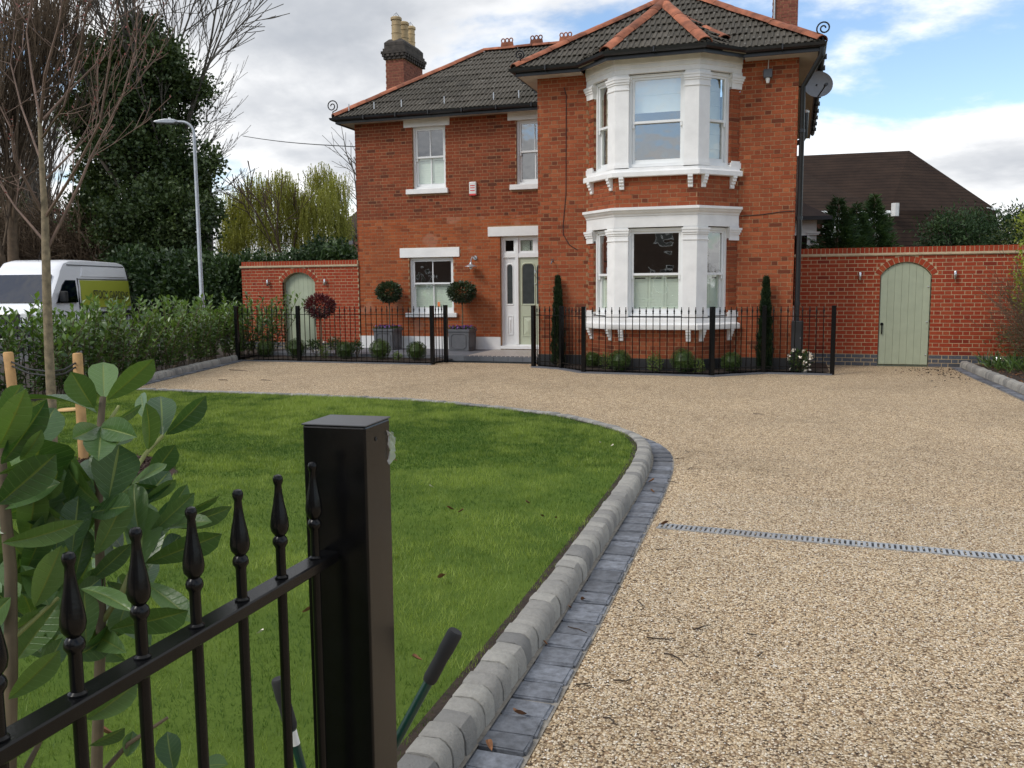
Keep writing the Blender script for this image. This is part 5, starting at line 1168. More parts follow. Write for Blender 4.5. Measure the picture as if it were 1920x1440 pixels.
# ---- van
def van():
    D = 28.5; rear = atD(247, 545, D); rear[2] = 0; th = R(3); fwd = Vector((-FW[0]*math.cos(th)-RT[0]*math.sin(th), -FW[1]*math.cos(th)-RT[1]*math.sin(th), 0)).normalized(); left = Vector((-fwd.y, fwd.x, 0))     # left side faces us
    if left.dot(Vector(_c)-Vector(rear)) < 0: left = -left
    t = thing('delivery_van', rear, 'white high roof van with olive lettered side panel parked beyond the hedge', 'van')
    M = Matrix.Identity(4)
    for i in range(3): M[i][0] = fwd[i]; M[i][1] = -left[i]; M[i][2] = (0, 0, 1)[i]; M[i][3] = rear[i]
    # side silhouette (x forward, z up)
    sil = [(0, .45), (.0, 1.2), (.03, 1.9), (.12, 2.32), (.25, 2.40), (.6, 2.44), (2.4, 2.46), (3.4, 2.44), (3.75, 2.36), (3.98, 2.14), (4.05, 2.02), (4.75, 1.22), (5.25, 1.05), (5.38, .9), (5.42, .5), (5.3, .35), (.1, .35)]
    ys = [(0, .10), (.06, .03), (.2, .0), (1.78, .0), (1.92, .03), (1.98, .10)]
    def inset(x, z, k):
        c = Vector((2.6, 1.3)); v = Vector((x, z))-c; return c+v*(1-k*.35) if k else Vector((x, z))
    vs = []; n = len(sil)
    for y, k in ys:
        for x, z in sil:
            q = inset(x, z, k); tum = max(0, z-1.25)*.10; yy = y+(tum if y < 1 else -tum); vs.append(M @ Vector((q.x, yy, q.y)))
    fs = [(i*n+j, i*n+(j+1) % n, (i+1)*n+(j+1) % n, (i+1)*n+j) for i in range(len(ys)-1) for j in range(n)]+[tuple(range(n)), tuple(range((len(ys)-1)*n, len(ys)*n))]
    mb = MB(); mb.add(vs, fs); body = mb.build('body', 'van_white', t, smooth=True)
    def side(name, poly, off, mat, par=t, th_=.012):
        mb = MB(); f = lambda a, b, w: M @ Vector((a, w+max(0, b-1.25)*.10, b)); mb.prism(poly, -off-th_, -off+.02, f); return mb.build(name, mat, par)
    side('side_panel', [(.12, 1.05), (3.0, 1.05), (3.0, 1.86), (.12, 1.86)], .004, 'van_green')
    side('upper_panel', [(.25, 1.97), (2.9, 1.97), (2.75, 2.26), (.32, 2.26)], .002, 'van_white')
    side('door_window', [(3.25, 1.22), (4.35, 1.22), (3.95, 1.72), (3.75, 1.86), (3.25, 1.86)], .004, 'van_glass')
    side('door_seam', [(3.1, .6), (3.13, .6), (3.13, 1.92), (3.1, 1.92)], .003, 'rubber')
    side('roof_gutter', [(.3, 2.285), (3.55, 2.285), (3.55, 2.31), (.3, 2.31)], .006, 'lead_grey'); side('rear_seam', [(.085, .6), (.10, .6), (.10, 2.2), (.085, 2.2)], .003, 'rubber'); side('door_handle', [(2.86, 1.0), (3.0, 1.0), (3.0, 1.05), (2.86, 1.05)], .02, 'rubber'); side('mid_rail', [(.12, 1.885), (3.05, 1.885), (3.05, 1.905), (.12, 1.905)], .004, 'lead_grey')
    side('side_moulding', [(.1, .80), (2.7, .80), (2.7, .92), (.1, .92)], .02, 'rubber')
    ws = [(4.105, .22, 2.00), (4.105, 1.76, 2.00), (4.76, 1.86, 1.25), (4.76, .12, 1.25)]; nn = Vector((.75, 0, .68))*.02
    mb = MB(); mb.add([M @ (Vector(q)+nn) for q in ws]+[M @ (Vector(q)-nn) for q in ws], [(0, 1, 2, 3), (7, 6, 5, 4), (0, 4, 5, 1), (1, 5, 6, 2), (2, 6, 7, 3), (3, 7, 4, 0)]); mb.build('windscreen', 'van_glass', t)
    for y in (.08, 1.60): mb = MB(); mb.box(5.30, y, .72, 5.44, y+.30, .98, M); bevel(mb.build('headlight', 'label_white', t), .03, 2)
    mb = MB(); mb.box(5.36, .42, .70, 5.45, 1.56, .95, M); mb.build('grille', 'rubber', t); mb = MB(); mb.box(5.2, .03, .35, 5.50, 1.95, .62, M); bevel(mb.build('bumper', 'rubber', t), .05, 2)
    for x in (.95, 4.45):
        for y in (.0, 1.76):
            W = M @ Matrix.Translation((x, y, .34)) @ Matrix.Rotation(R(-90), 4, 'X'); mb = MB(); mb.lathe([(.12, -.005), (.30, -.012), (.335, .03), (.335, .17), (.30, .215), (.1, .21)], 22, W); w = mb.build('wheel', 'rubber', t, smooth=True); mb = MB(); mb.lathe([(0, -.02), (.2, -.018), (.22, -.008)], 18, W); mb.build('rim', 'galvanised', w)
    mb = MB(); mb.box(4.1, -.22, 1.25, 4.25, -.03, 1.55, M); bevel(mb.build('wing_mirror', 'rubber', t), .03, 2); mb = MB(); mb.tube([M @ Vector((3.6, .9, 2.38)), M @ Vector((3.3, .9, 3.0))], .006, 4); mb.build('aerial', 'rubber', t)
    tm_ = M @ Matrix.Translation((2.40, -.022+.5*.10*0, 1.33)) ; R4 = Matrix.Identity(4); R4[0][0] = -1; R4[1][1] = 0; R4[1][2] = -1; R4[2][1] = 1; R4[2][2] = 0; R4[1][1] = .10; text_mesh('lettering', 'STOCK GARDENS', .285, 'dark_text', t, tm_ @ R4 @ Matrix.Diagonal((.86, 1.25, 1, 1)), .004)
van()

# ---- laurel hedge with its own railing
HL = [(-7.35, 2.2), (-7.28, -.1), (-6.75, -2.3), (-5.98, -5.2), (-5.35, -7.3), (-4.9, -9.5), (-4.5, -11.5), (-4.3, -13)]
def hedge_line(s):
    P = np.array(HL); d = np.r_[0, np.cumsum(np.linalg.norm(np.diff(P, axis=0), axis=1))]; s = s*d[-1]; return np.stack([np.interp(s, d, P[:, k]) for k in (0, 1)], 1)
def laurel_hedge():
    t = thing('laurel_hedge', (-6.6, -3, .06), 'glossy green cherry laurel hedge in front of the white van', 'hedge'); stems = []; LP = []; LD = []; LT = []; LL = []
    npl = 40
    for k in range(npl):
        c = hedge_line(np.array([(k+.5)/npl]))[0]+rng.normal(0, .06, 2); hh = rng.uniform(1.15, 1.42)
        for s in range(11):
            b = np.array([c[0]+rng.normal(0, .07), c[1]+rng.normal(0, .07), .05]); tip = np.array([c[0]+rng.normal(0, .28), c[1]+rng.normal(0, .26), hh*rng.uniform(.72, 1.06)]); tn = rng.normal(0, .25); stems.append((*b, *tip, .010, .005))
            m = int(rng.integers(24, 34))
            for j in range(m):
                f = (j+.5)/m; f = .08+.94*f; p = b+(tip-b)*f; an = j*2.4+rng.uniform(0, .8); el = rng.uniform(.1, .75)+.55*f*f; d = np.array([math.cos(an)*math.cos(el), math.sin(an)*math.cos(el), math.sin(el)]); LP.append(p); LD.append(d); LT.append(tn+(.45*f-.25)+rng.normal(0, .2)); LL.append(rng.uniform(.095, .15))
    LP = np.array(LP); LD = np.array(LD); LL = np.array(LL); upv = np.tile(np.array([[0, 0, 1.]]), (len(LP), 1))+rng.normal(0, .35, (len(LP), 3))
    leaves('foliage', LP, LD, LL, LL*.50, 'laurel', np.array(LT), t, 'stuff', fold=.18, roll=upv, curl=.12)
    V, F = tubes_np(np.array(stems), 4); link('stems', np_mesh('stems', V, F, np.zeros(len(V)), 'stem_brown'), t, None, 'stuff')
laurel_hedge()
hp = hedge_line(np.linspace(.12, 1, 6)); hp = [tuple(q+np.array([-.42, -.05])) for q in hp]
railing(hp, 'black boundary railing buried behind the laurel hedge', zt=1.18, rail=1.0)

# ---- sapling with stakes
rng = np.random.default_rng(77)
def sapling():
    b = np.array([-1.0, -10.87, .10]); D = depth_of(b); t = thing('young_tree', b, 'young leafless tree with pale trunk tied between two wooden stakes', 'tree')
    def q(x, y, dz=0): return atD(x, y, D+dz)
    mb = MB(); pts = [b, q(97, 760), q(92, 660), q(88, 560), q(86, 470), q(84, 400), q(78, 300), q(74, 220)]; mb.tube([Vector(p) for p in pts], [.044, .038, .036, .035, .033, .028, .021, .015], 12); mb.build('trunk', 'bark_sapling', t, smooth=True)
    segs = []; tw = dict(wob=.07, up=.045, taper=.55, kids=1, spread=(.25, .65), shrink=(.35, .6), steps=5, first=1, rk=.55)
    def limb(pts, r, lvl=2):
        n = len(pts); P = [q(*p) for p in pts]
        for i in range(n-1):
            r0 = r*(1-.7*i/(n-1)); r1 = r*(1-.7*(i+1)/(n-1)); m = 4
            for j in range(m):
                a, c = P[i]+(P[i+1]-P[i])*j/m, P[i]+(P[i+1]-P[i])*(j+1)/m; segs.append((*a, *c, r0+(r1-r0)*j/m, r0+(r1-r0)*(j+1)/m))
                if rng.random() < .5 and i+j > 1:
                    d = unit((c-a)+rng.normal(0, .55, 3)*np.linalg.norm(c-a)); grow(segs, c, d, rng.uniform(.25, .6), max(.0035, r1*.45), lvl-1, tw)
        d = unit(P[-1]-P[-2]); grow(segs, P[-1], d, .5, r*.3, lvl, tw)
    limb([(90, 465), (152, 340, .1), (170, 295, .15), (230, 180, .3), (255, 90, .35), (258, 20, .4)], .0135); limb([(84, 410), (140, 320, -.2), (188, 230, -.35), (212, 70, -.5), (222, -10, -.5)], .0135)
    limb([(80, 448), (30, 390, .2), (0, 345, .3), (-40, 300, .4)], .012); limb([(78, 395), (28, 300, -.2), (20, 240, -.3), (-5, 190, -.3)], .013); limb([(86, 335), (156, 265, .3), (200, 215, .4)], .010); limb([(80, 225), (130, 170, .2), (180, 120, .3), (205, 40, .3)], .012); limb([(76, 230), (84, 140, -.2), (112, 40, -.3), (118, -20, -.3)], .014); limb([(74, 220), (60, 140, .2), (50, 60, .3), (60, -10, .3)], .012); limb([(76, 300), (40, 200, .4), (20, 120, .5), (30, 30, .5)], .010); limb([(78, 260), (120, 200, -.4), (150, 90, -.5), (165, 10, -.6)], .010)
    S = np.array(segs); S[:, 6:] = np.maximum(S[:, 6:], .0028); V, F = tubes_np(S, 5); link('limbs', np_mesh('limbs', V, F, np.zeros(len(V)), 'bark_twig', True), t)
    # buds
    k = rng.choice(len(S), 500); dd = rand_dirs(500)+np.array([0, 0, .6]); leaves('buds', S[k, 3:6], dd, .03, .014, 'bud', None, t, 'stuff')
    for (px, pyt, bx, by, dz, lab) in ((145, 662, 157, 862, .0, 'round pine tree stake with black tie standing before the curved kerb'), (15, 660, 40, 868, .15, 'round pine tree stake with black tie standing on the hedge side')):
        a = atZ(bx, by, .10); dp = depth_of(a); top = atD(px, pyt, dp); s = thing('tree_stake', a, lab, 'stake', 'stakes of the young tree'); mb = MB(); mb.tube([Vector(a), Vector(top)-Vector((0, 0, .012)), Vector(top)], [.041, .041, .034], 14); mb.build('pole', 'wood_stake', s, smooth=True)
        tz = Vector(top)-Vector((0, 0, .10)); mb = MB(); mb.tube([tz-Vector((0, 0, .014)), tz+Vector((0, 0, .014))], .0435, 14); mb.build('collar', 'rubber', s)
        tr = Vector(q(93, 700)); mb = MB(); mid = (tz+tr)/2-Vector((0, 0, .03)); dirv = (tr-tz).normalized()
        for o_ in (.0, .035): mb.tube([tz+Vector((0, 0, o_-.01)), mid+Vector((0, 0, o_-.012)), tr+dirv*.03+Vector((0, 0, o_-.02))], .008, 5)
        mb.build('tie_strap', 'rubber', s, None, 'stuff')
simple('bud', (.22, .06, .05), .6)
sapling()
mb = MB(); c = atZ(128, 769, .13); mb.lathe([(0, 0), (.11, 0), (.12, .006), (.11, .022), (0, .026)], 20, Matrix.Translation((c[0], c[1], .125))); o = mb.build('wooden_disc', 'cardboard_tan', smooth=True); tag(o, 'flat tan wooden disc lying on the lawn behind the stake', 'wooden disc')

# ---- clipped shrubs and bed plants
def ball_leaves(c, r, n, mat, ln, wd, parent, rz=1., name='foliage', shell=.55):
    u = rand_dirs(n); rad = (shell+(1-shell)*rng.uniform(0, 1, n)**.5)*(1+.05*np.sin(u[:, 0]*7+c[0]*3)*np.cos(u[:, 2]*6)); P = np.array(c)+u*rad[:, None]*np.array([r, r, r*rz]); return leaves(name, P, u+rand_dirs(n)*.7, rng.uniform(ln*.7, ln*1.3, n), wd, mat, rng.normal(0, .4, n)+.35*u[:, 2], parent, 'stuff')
def box_ball(px, py, rpx, Y, lab, grp):
    c = atY(px, py, Y); r = rpx*depth_of(c)/CAM['f']; c[2] = .05+r*.92; t = thing('box_ball', (c[0], c[1], .05), lab, 'shrub', grp); ball_leaves(c, r, 2600, 'box', .020, .013, t, .95)
    mb = MB(); mb.lathe([(.02, .04), (.015, c[2])], 6, Matrix.Translation((c[0], c[1], 0))); mb.build('stem', 'stem_brown', t); mb = MB(); mb.lathe([(.0, -.8*r), (.5*r, -.6*r), (.78*r, 0), (.5*r, .6*r), (0, .8*r)], 12, Matrix.Translation(tuple(c))); mb.build('inner_mass', 'box', t, smooth=True)
GL, GR_ = 'clipped box balls in the bed under the small window', 'clipped box balls in the bay window bed'
for (px, py, r, Y, lab) in ((498, 657, 16, .55, 'clipped box ball nearest the laurel hedge end of the railing'), (556, 656, 19, .5, 'clipped box ball at the middle railing post before the recessed gate'), (647, 657, 17, .5, 'clipped box ball beside the wing corner'), (712.5, 658, 20, .5, 'clipped box ball in front of the planter under the window'), (781, 658, 19, .45, 'clipped box ball beside the railing corner at the front path')): box_ball(px, py, r, Y, lab, GL)
for (px, py, r, Y, lab) in ((1110, 670, 15, -.35, 'clipped box ball tucked beside the slim cypress near the door'), (1162, 677, 20, -.80, 'clipped box ball under the angled end of the bay sill'), (1280, 684, 23, -.85, 'clipped box ball under the middle of the bay window'), (1371, 679, 19, -.55, 'clipped box ball between the bay and the cypress by the cabinet')): box_ball(px, py, r, Y, lab, GR_)
def lollipop(name, cpx, cpy, rx, ry, Y, zb, mat, lab, n, ln, wd, group=None):
    c = atY(cpx, cpy, Y); k = depth_of(c)/CAM['f']; t = thing(name, (c[0], c[1], zb), lab, 'tree', group); ball_leaves(c, rx*k, n, mat, ln, wd, t, ry/rx, 'crown', .35); mb = MB(); mb.tube([(c[0], c[1], zb), (c[0]+.01, c[1], (zb+c[2])/2), (c[0], c[1], c[2])], [.017, .015, .013], 8); mb.build('trunk', 'stem_brown', t, smooth=True); return t
def planter(cx_, cy_, lab, z0_):
    t = thing('planter', (cx_, cy_, z0_), lab, 'planter', 'grey square planters by the door'); s = .25; h = .50; M0 = Matrix.Translation((cx_, cy_, z0_))
    mb = MB(); vs = []
    for z, q in ((0, .235), (.03, .24), (h-.06, .25), (h-.055, .268), (h, .268), (h, .235), (h-.05, .235)): vs += [(-q, -q, z), (q, -q, z), (q, q, z), (-q, q, z)]
    mb.add([M0 @ Vector(v) for v in vs], [(k*4+i, k*4+(i+1) % 4, (k+1)*4+(i+1) % 4, (k+1)*4+i) for k in range(6) for i in range(4)]+[(3, 2, 1, 0), (24, 25, 26, 27)]); mb.build('box', 'planter_grey', t)
    for fi in range(4):
        Rz = Matrix.Rotation(fi*math.pi/2, 4, 'Z'); mb = MB(); ou = [(-.19, .10), (-.13, .05), (.13, .05), (.19, .10), (.19, .35), (.13, .40), (-.13, .40), (-.19, .35)]; inn = [(a*.92, (b-.225)*.92+.225) for a, b in ou]; n = 8
        vs = [M0 @ Rz @ Vector((a, -.2415-.02*b-d, b)) for pts, d in ((ou, 0), ([((p[0]+q[0])/2, (p[1]+q[1])/2) for p, q in zip(ou, inn)], .012), (inn, 0)) for a, b in pts]; mb.add(vs, [(k*n+i, k*n+(i+1) % n, (k+1)*n+(i+1) % n, (k+1)*n+i) for k in (0, 1) for i in range(n)]); mb.build('panel_moulding', 'planter_grey', t)
    n = 420; P = np.stack([cx_+rng.uniform(-.25, .25, n), cy_+rng.uniform(-.25, .25, n), z0_+h-.03+rng.uniform(0, .06, n)], 1); leaves('pansy_leaves', P, rand_dirs(n)+np.array([0, 0, .6]), .05, .03, 'box', None, t, 'stuff')
    n = 110; P = np.stack([cx_+rng.uniform(-.26, .26, n), cy_+rng.uniform(-.26, .26, n), z0_+h+.01+rng.uniform(0, .05, n)], 1); leaves('pansy_flowers', P, rand_dirs(n)+np.array([0, -.8, .6]), .045, .045, 'purple_petal', None, t, 'stuff')
for (px, lab, tl) in ((728, 'grey square planter with purple pansies under the window end by the garden wall', 'clipped bay lollipop tree in the planter by the garden wall'), (867, 'grey square planter with purple pansies beside the front door', 'clipped bay lollipop tree in the planter beside the front door')):
    c = atY(px, 640, 2.42); planter(c[0], c[1], lab, .113)
    lollipop('bay_tree', 729 if px < 800 else 866, 548, 23 if px < 800 else 26, 18 if px < 800 else 19, 2.42, .5, 'bay', tl, 1900, .075, .028, 'bay lollipop trees in planters')
lollipop('photinia_tree', 600, 574, 27, 21, .55, .05, 'photinia', 'small standard tree with a ball of dark red leaves', 1500, .075, .026)
def cypress(px, pyt, pyb, wpx, Y, lab):
    tip = atY(px, pyt, Y); bs = np.array([tip[0], Y, .05]); h = tip[2]-.05; w = wpx*depth_of(bs)/CAM['f']/2; n = 5200; f = rng.uniform(0, 1, n)**.8; prof = np.where(f < .12, .75+f*2, 1.0)*(1-f)**.62*(1+.15*np.sin(f*40)); an = rng.uniform(0, 2*np.pi, n); rad = w*prof*(.55+.45*rng.uniform(0, 1, n)**.5)+.006
    P = np.stack([bs[0]+np.cos(an)*rad, bs[1]+np.sin(an)*rad, .05+f*h], 1); D = np.stack([np.cos(an)*.35, np.sin(an)*.35, np.ones(n)], 1)+rng.normal(0, .18, (n, 3)); t = thing('cypress', bs, lab, 'tree', 'slim cypresses flanking the bay'); leaves('crown', P, D, rng.uniform(.05, .10, n), .018, 'cypress', None, t, 'stuff'); mb = MB(); mb.tube([(bs[0], Y, 0), (bs[0], Y, h*.9)], [.025, .006], 6); mb.build('trunk', 'stem_brown', t)
cypress(1046, 522, 680, 25, -.12, 'slim dark pencil cypress between the front door and the bay'); cypress(1437, 524, 690, 29, -.18, 'slim dark pencil cypress between the bay and the black cabinet')
def shrub(px, py, rpx, rpy, Y, mat, lab, n, ln, wd, grp=None, flowers=None, name='shrub'):
    c = atY(px, py, Y); k = depth_of(c)/CAM['f']; t = thing(name, (c[0], c[1], .05), lab, 'shrub', grp); rx, rz = rpx*k, rpy*k; u = rand_dirs(n); P = np.array(c)+u*(rng.uniform(.1, 1, n)**.6)[:, None]*np.array([rx, rx*.8, rz]); P[:, 2] = np.maximum(P[:, 2], .06); leaves('foliage', P, u*.7+rand_dirs(n)*.6+np.array([0, 0, .5]), rng.uniform(ln*.7, ln*1.3, n), wd, mat, None, t, 'stuff')
    mb = MB()
    for i in range(7): e = np.array(c)+rand_dirs(1)[0]*np.array([rx, rx, rz])*.7; mb.tube([(c[0]+rng.normal(0, .02), c[1], .03), tuple((np.array([c[0], c[1], .05])+e)/2+rng.normal(0, .02, 3)), tuple(e)], .005, 4)
    mb.build('stems', 'stem_brown', t, None, 'stuff')
    if flowers:
        m = flowers; u = rand_dirs(m); P = np.array(c)+u*np.array([rx, rx, rz])*.98; P = np.repeat(P, 6, 0)+rng.normal(0, .012, (m*6, 3)); leaves('blooms', P, np.repeat(u, 6, 0)+rand_dirs(m*6)*.8, .05, .04, 'white_petal', None, t, 'stuff')
LS = 'pale green low shrubs in the beds'
shrub(1137, 678, 13, 17, -.62, 'light_shrub', 'pale leafy shrub squeezed between two box balls under the bay end', 260, .045, .018, LS); shrub(1228, 680, 15, 20, -.85, 'light_shrub', 'pale leafy shrub in front of the bay brickwork centre', 320, .045, .018, LS); shrub(1309, 688, 13, 16, -.88, 'light_shrub', 'pale leafy shrub beside the railing post under the bay corner', 240, .045, .018, LS)
shrub(608, 660, 11, 14, .5, 'light_shrub', 'pale leafy shrub at the foot of the red leaved standard', 220, .05, .018, LS); shrub(745, 670, 9, 10, .35, 'light_shrub', 'pale leafy shrub between the planter and a box ball', 150, .05, .018, LS)
shrub(1500, 676, 20, 22, -.2, 'box', 'cream flowered rose bush in front of the black cabinet', 420, .05, .028, None, 22, 'rose_bush'); shrub(592, 646, 18, 10, .75, 'box', 'white flowered low shrub behind the red leaved standard', 320, .05, .025, None, 8); shrub(628, 645, 16, 12, .8, 'box', 'dark leafy shrub before the recessed gate wall', 300, .05, .025, None, 4); shrub(668, 650, 12, 12, .8, 'box', 'dark leafy shrub at the wing corner plinth', 240, .05, .025)

# ---- right hand side
def right_side():
    # overgrown hedge at the right edge
    t = thing('overgrown_hedge', (9.3, .4, .07), 'loose twiggy hedge overhanging the garden wall end', 'hedge'); bl = [px_blob(*q) for q in ((1912, 470, 48, 60, 16.2), (1890, 440, 24, 30, 16.8), (1905, 650, 40, 40, 15.6), (1930, 560, 55, 75, 15.8), (1925, 640, 40, 50, 15.8), (1960, 600, 60, 110, 15.2), (1950, 450, 50, 60, 16), (1910, 420, 25, 25, 16.6))]; bl += [(9.9+.25*math.sin(k*1.7), .6-k*.75, .95+.15*math.cos(k*2.3), .65, .6, 1.0) for k in range(15)]; P, U, T = clumps(bl, 1500, 16, .09); foliage('foliage', P, U, T-.25, 'privet', .055, .024, t, .6, .2); segs = []
    for k in range(40):
        b = np.array([9.0+rng.uniform(-.2, .9), rng.uniform(-.6, 1.2), .05]); grow(segs, b, unit(np.array([rng.normal(-.25, .3), rng.normal(-.1, .2), 1])), rng.uniform(.7, 1.3), .012, 2, dict(wob=.1, up=.0, taper=.5, kids=2, spread=(.3, .8), shrink=(.4, .7), steps=4))
    S = np.array(segs); S[:, 6:] = np.maximum(S[:, 6:], .003); V, F = tubes_np(S, 3); link('twigs', np_mesh('twigs', V, F, np.zeros(len(V)), 'bark_brown'), t, None, 'stuff')
    t2 = thing('golden_shrub', (9.6, -.6, .07), 'bright yellow green shrub leaning out of the hedge', 'shrub'); bl = [px_blob(*q) for q in ((1940, 500, 38, 40, 14.6), (1950, 560, 35, 50, 14.6), (1945, 430, 30, 40, 14.8))]; P, U, T = clumps(bl, 120, 18, .07); foliage('foliage', P, U, T+.7, 'privet2', .06, .03, t2); mb = MB(); mb.tube([(9.6, -.6, .05), (9.5, -.6, 1.6)], [.03, .01], 6); mb.build('stem', 'stem_brown', t2)
    t3 = thing('strap_leaf_plant', (8.35, .5, .07), 'clump of green strap leaves in the soil border by the wall', 'plant'); n = 260; P = np.stack([rng.uniform(8.0, 9.0, n), rng.uniform(-.3, 1.2, n), np.full(n, .06)], 1); leaves('blades', P, np.stack([rng.normal(-.1, .5, n), rng.normal(-.2, .4, n), np.ones(n)], 1), rng.uniform(.2, .42, n), .022, 'laurel', None, t3, 'stuff', curl=.35)
    a = atZ(1872, 686, .07); s = thing('spike_light', a, 'small black and steel garden spike light in the soil border', 'light'); mb = MB(); mb.tube([(a[0], a[1], .05), (a[0], a[1], .14)], .012, 6); mb.build('spike', 'rubber', s); mb = MB(); mb.tube([(a[0]+.02, a[1]+.05, .13), (a[0]-.02, a[1]-.06, .20)], [.035, .045], 12); h = mb.build('lamp_body', 'rubber', s); mb = MB(); mb.tube([(a[0]-.02, a[1]-.06, .20), (a[0]-.025, a[1]-.07, .207)], .043, 12); mb.build('lens', 'chrome', h)
    n = 700; x = rng.uniform(8.0, 9.6, n); y = rng.uniform(-3, 1.4, n); o = leaves('leaf_litter', np.stack([x, y, np.full(n, .078)], 1), rand_dirs(n)*np.array([1, 1, .2]), .05, .03, 'dead_leaf', None, None, 'stuff'); tag(o, 'brown leaf litter on the soil border', 'leaf litter')
    # conifers and bush behind the wall
    for (px, pyt, wpx, dp, lab) in ((1572, 372, 62, 21, 'feathery conifer behind the wall beside the white render'), (1640, 366, 50, 22, 'feathery conifer behind the wall in front of the white windows'), (1607, 382, 42, 21.5, 'shorter feathery conifer between its two taller neighbours')):
        tip = atD(px, pyt, dp); k = dp/CAM['f']; h = tip[2]; n = 5200; f = 1-rng.uniform(0, 1, n)**.6*.52; tier = np.floor(f*13); az = rng.uniform(0, 2*np.pi, n); lobes = .70+.30*np.cos(az*3+tier*1.9); r = wpx*k*2.7*(1-f)*lobes*rng.uniform(.1, 1, n)**.55; P = np.stack([tip[0]+np.cos(az)*r, tip[1]+np.sin(az)*r, f*h+.25*r], 1); D = np.stack([np.cos(az), np.sin(az), .35+rng.normal(0, .3, n)], 1); cc = thing('conifer', (tip[0], tip[1], 0), lab, 'tree', 'conifers behind the garden wall'); leaves('crown', P, D, rng.uniform(.10, .22, n), .032, 'conifer', None, cc, 'stuff'); mb = MB(); mb.tube([(tip[0], tip[1], 0), (tip[0], tip[1], h*.97)], [.09, .012], 6); mb.build('trunk', 'bark_brown', cc)
    DB = 19.5; bl = [px_blob(*q) for q in ((1760, 440, 38, 28, DB), (1800, 425, 42, 30, DB), (1850, 428, 45, 32, DB, .5), (1895, 432, 40, 30, DB), (1830, 465, 90, 35, DB), (1930, 430, 40, 40, DB))]; b0 = atD(1820, 540, DB); t5 = thing('dark_bush', (b0[0], b0[1], 0), 'wide dark evergreen bush rising behind the garden wall', 'bush'); P, U, T = clumps(bl, 460, 22, .11); foliage('foliage', P, U, T-.25, 'conifer', .10, .03, t5); mb = MB()
    for i in range(9): e = atD(rng.uniform(1750, 1900), rng.uniform(410, 440), DB-.2); mb.tube([(b0[0]+rng.normal(0, .6), b0[1], .0), tuple(e)], [.03, .006], 5)
    mb.build('stems', 'bark_grey', t5, None, 'stuff')
    # white side extension of the house
    e = thing('side_extension', (5.6, 6.5, 0), 'white rendered single storey extension with slate roof behind the wall', 'extension'); a = atY(1540, 468, 6.2); x1 = a[0]; z1 = atY(1520, 407, 6.2)[2]; mb = MB(); mb.box(RW+.01, 6.2, 0, x1-.12, 8.7, z1-.05); wv = mb.build('wall', 'white_render', e); xw = atY(1502, 450, 6.2)[0]; xw1 = atY(1518, 450, 6.2)[0]; zt_ = atY(1510, 437, 6.2)[2]; mb = MB(); mb.box(xw-.3, 6.13, 1.0, xw1, 6.199, zt_); mb.build('window_frame', 'white_sash', e); mb = MB(); mb.box(xw-.28, 6.12, 1.05, xw1-.06, 6.129, zt_-.06); mb.build('window_pane', 'dark_glass', e)
    for z, dx in ((zt_-.05, .03), (zt_-.3, .03), (zt_-.02, .06)): mb = MB(); mb.box(x1-.34, 6.1, z, x1-.1+dx, 6.198, z+.04); mb.build('moulding', 'white_render', e)
    zr = atY(1497, 388, 6.0)[2]; mb = MB(); mb.add([(RW, 5.9, z1), (x1+.18, 5.9, z1), (x1+.18, 9, z1), (RW, 9, z1), (RW, 6.7, zr+.25), (RW+.05, 8.5, zr+.25)], [(0, 1, 4), (1, 2, 5, 4), (2, 3, 5), (0, 4, 5, 3), (0, 3, 2, 1)]); mb.build('roof', 'neighbour_tile', e); mb = MB(); mb.box(RW, 5.84, z1-.09, x1+.22, 5.94, z1); mb.build('gutter', 'gutter_black', e)
    # neighbour house
    DN = 36.; q = lambda x, y, d=0: atD(x, y, DN+d); nb_ = thing('neighbour_house', (*q(1700, 540)[:2], 0), 'neighbouring house with a vast brown plain tiled hipped roof', 'house')
    A, B, C2 = q(1440, 297, 1.5), q(1705, 280, 0), q(1866, 391, -3.2); e1 = q(1440, 405, -5.0); e2 = q(1668, 396, -5.0)
    zr_ = (A[2]+B[2])/2; A[2] = B[2] = zr_; ez = e2[2]; e1[2] = ez; C2z = C2[2]; low = q(1866, 391, -3.2); lowL = q(1655, 470, -6.2); lowR = q(1880, 470, -4.0); back = B+(B-C2)*np.array([1, 1, 0])*.2+np.array([2., 8., 0]); back[2] = C2z
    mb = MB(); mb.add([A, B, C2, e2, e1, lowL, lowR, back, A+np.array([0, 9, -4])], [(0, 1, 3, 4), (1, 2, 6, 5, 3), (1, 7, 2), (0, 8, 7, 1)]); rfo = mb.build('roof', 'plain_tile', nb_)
    mb = MB(); U_ = unit(e2-e1); base_ = np.array([0, .35, 0]); mb.add([e1+base_, e2+base_, (e2+base_)*np.array([1, 1, 0]), (e1+base_)*np.array([1, 1, 0])], [(0, 1, 2, 3)]); mb.add([lowL, lowR, lowR*np.array([1, 1, 0]), lowL*np.array([1, 1, 0])], [(0, 1, 2, 3)]); mb.add([C2+np.array([0, .2, 0]), back, back*np.array([1, 1, 0]), C2*np.array([1, 1, 0])], [(0, 1, 2, 3)]); mb.build('wall', 'neighbour_wall', nb_)
    mb = MB(); mb.tube([e1+np.array([0, -.05, -.06]), e2+np.array([0, -.05, -.06])], .09, 6); mb.tube([e2+np.array([0, -.05, -.06]), e2+np.array([0, -.05, -.5])], .06, 6); mb.build('gutter', 'white_sash', nb_); mb = MB(); mb.tube([C2+np.array([-.7, -.3, -.05]), C2+np.array([.15, .1, -.05])], .10, 6); mb.build('eave_gutter', 'white_sash', nb_)
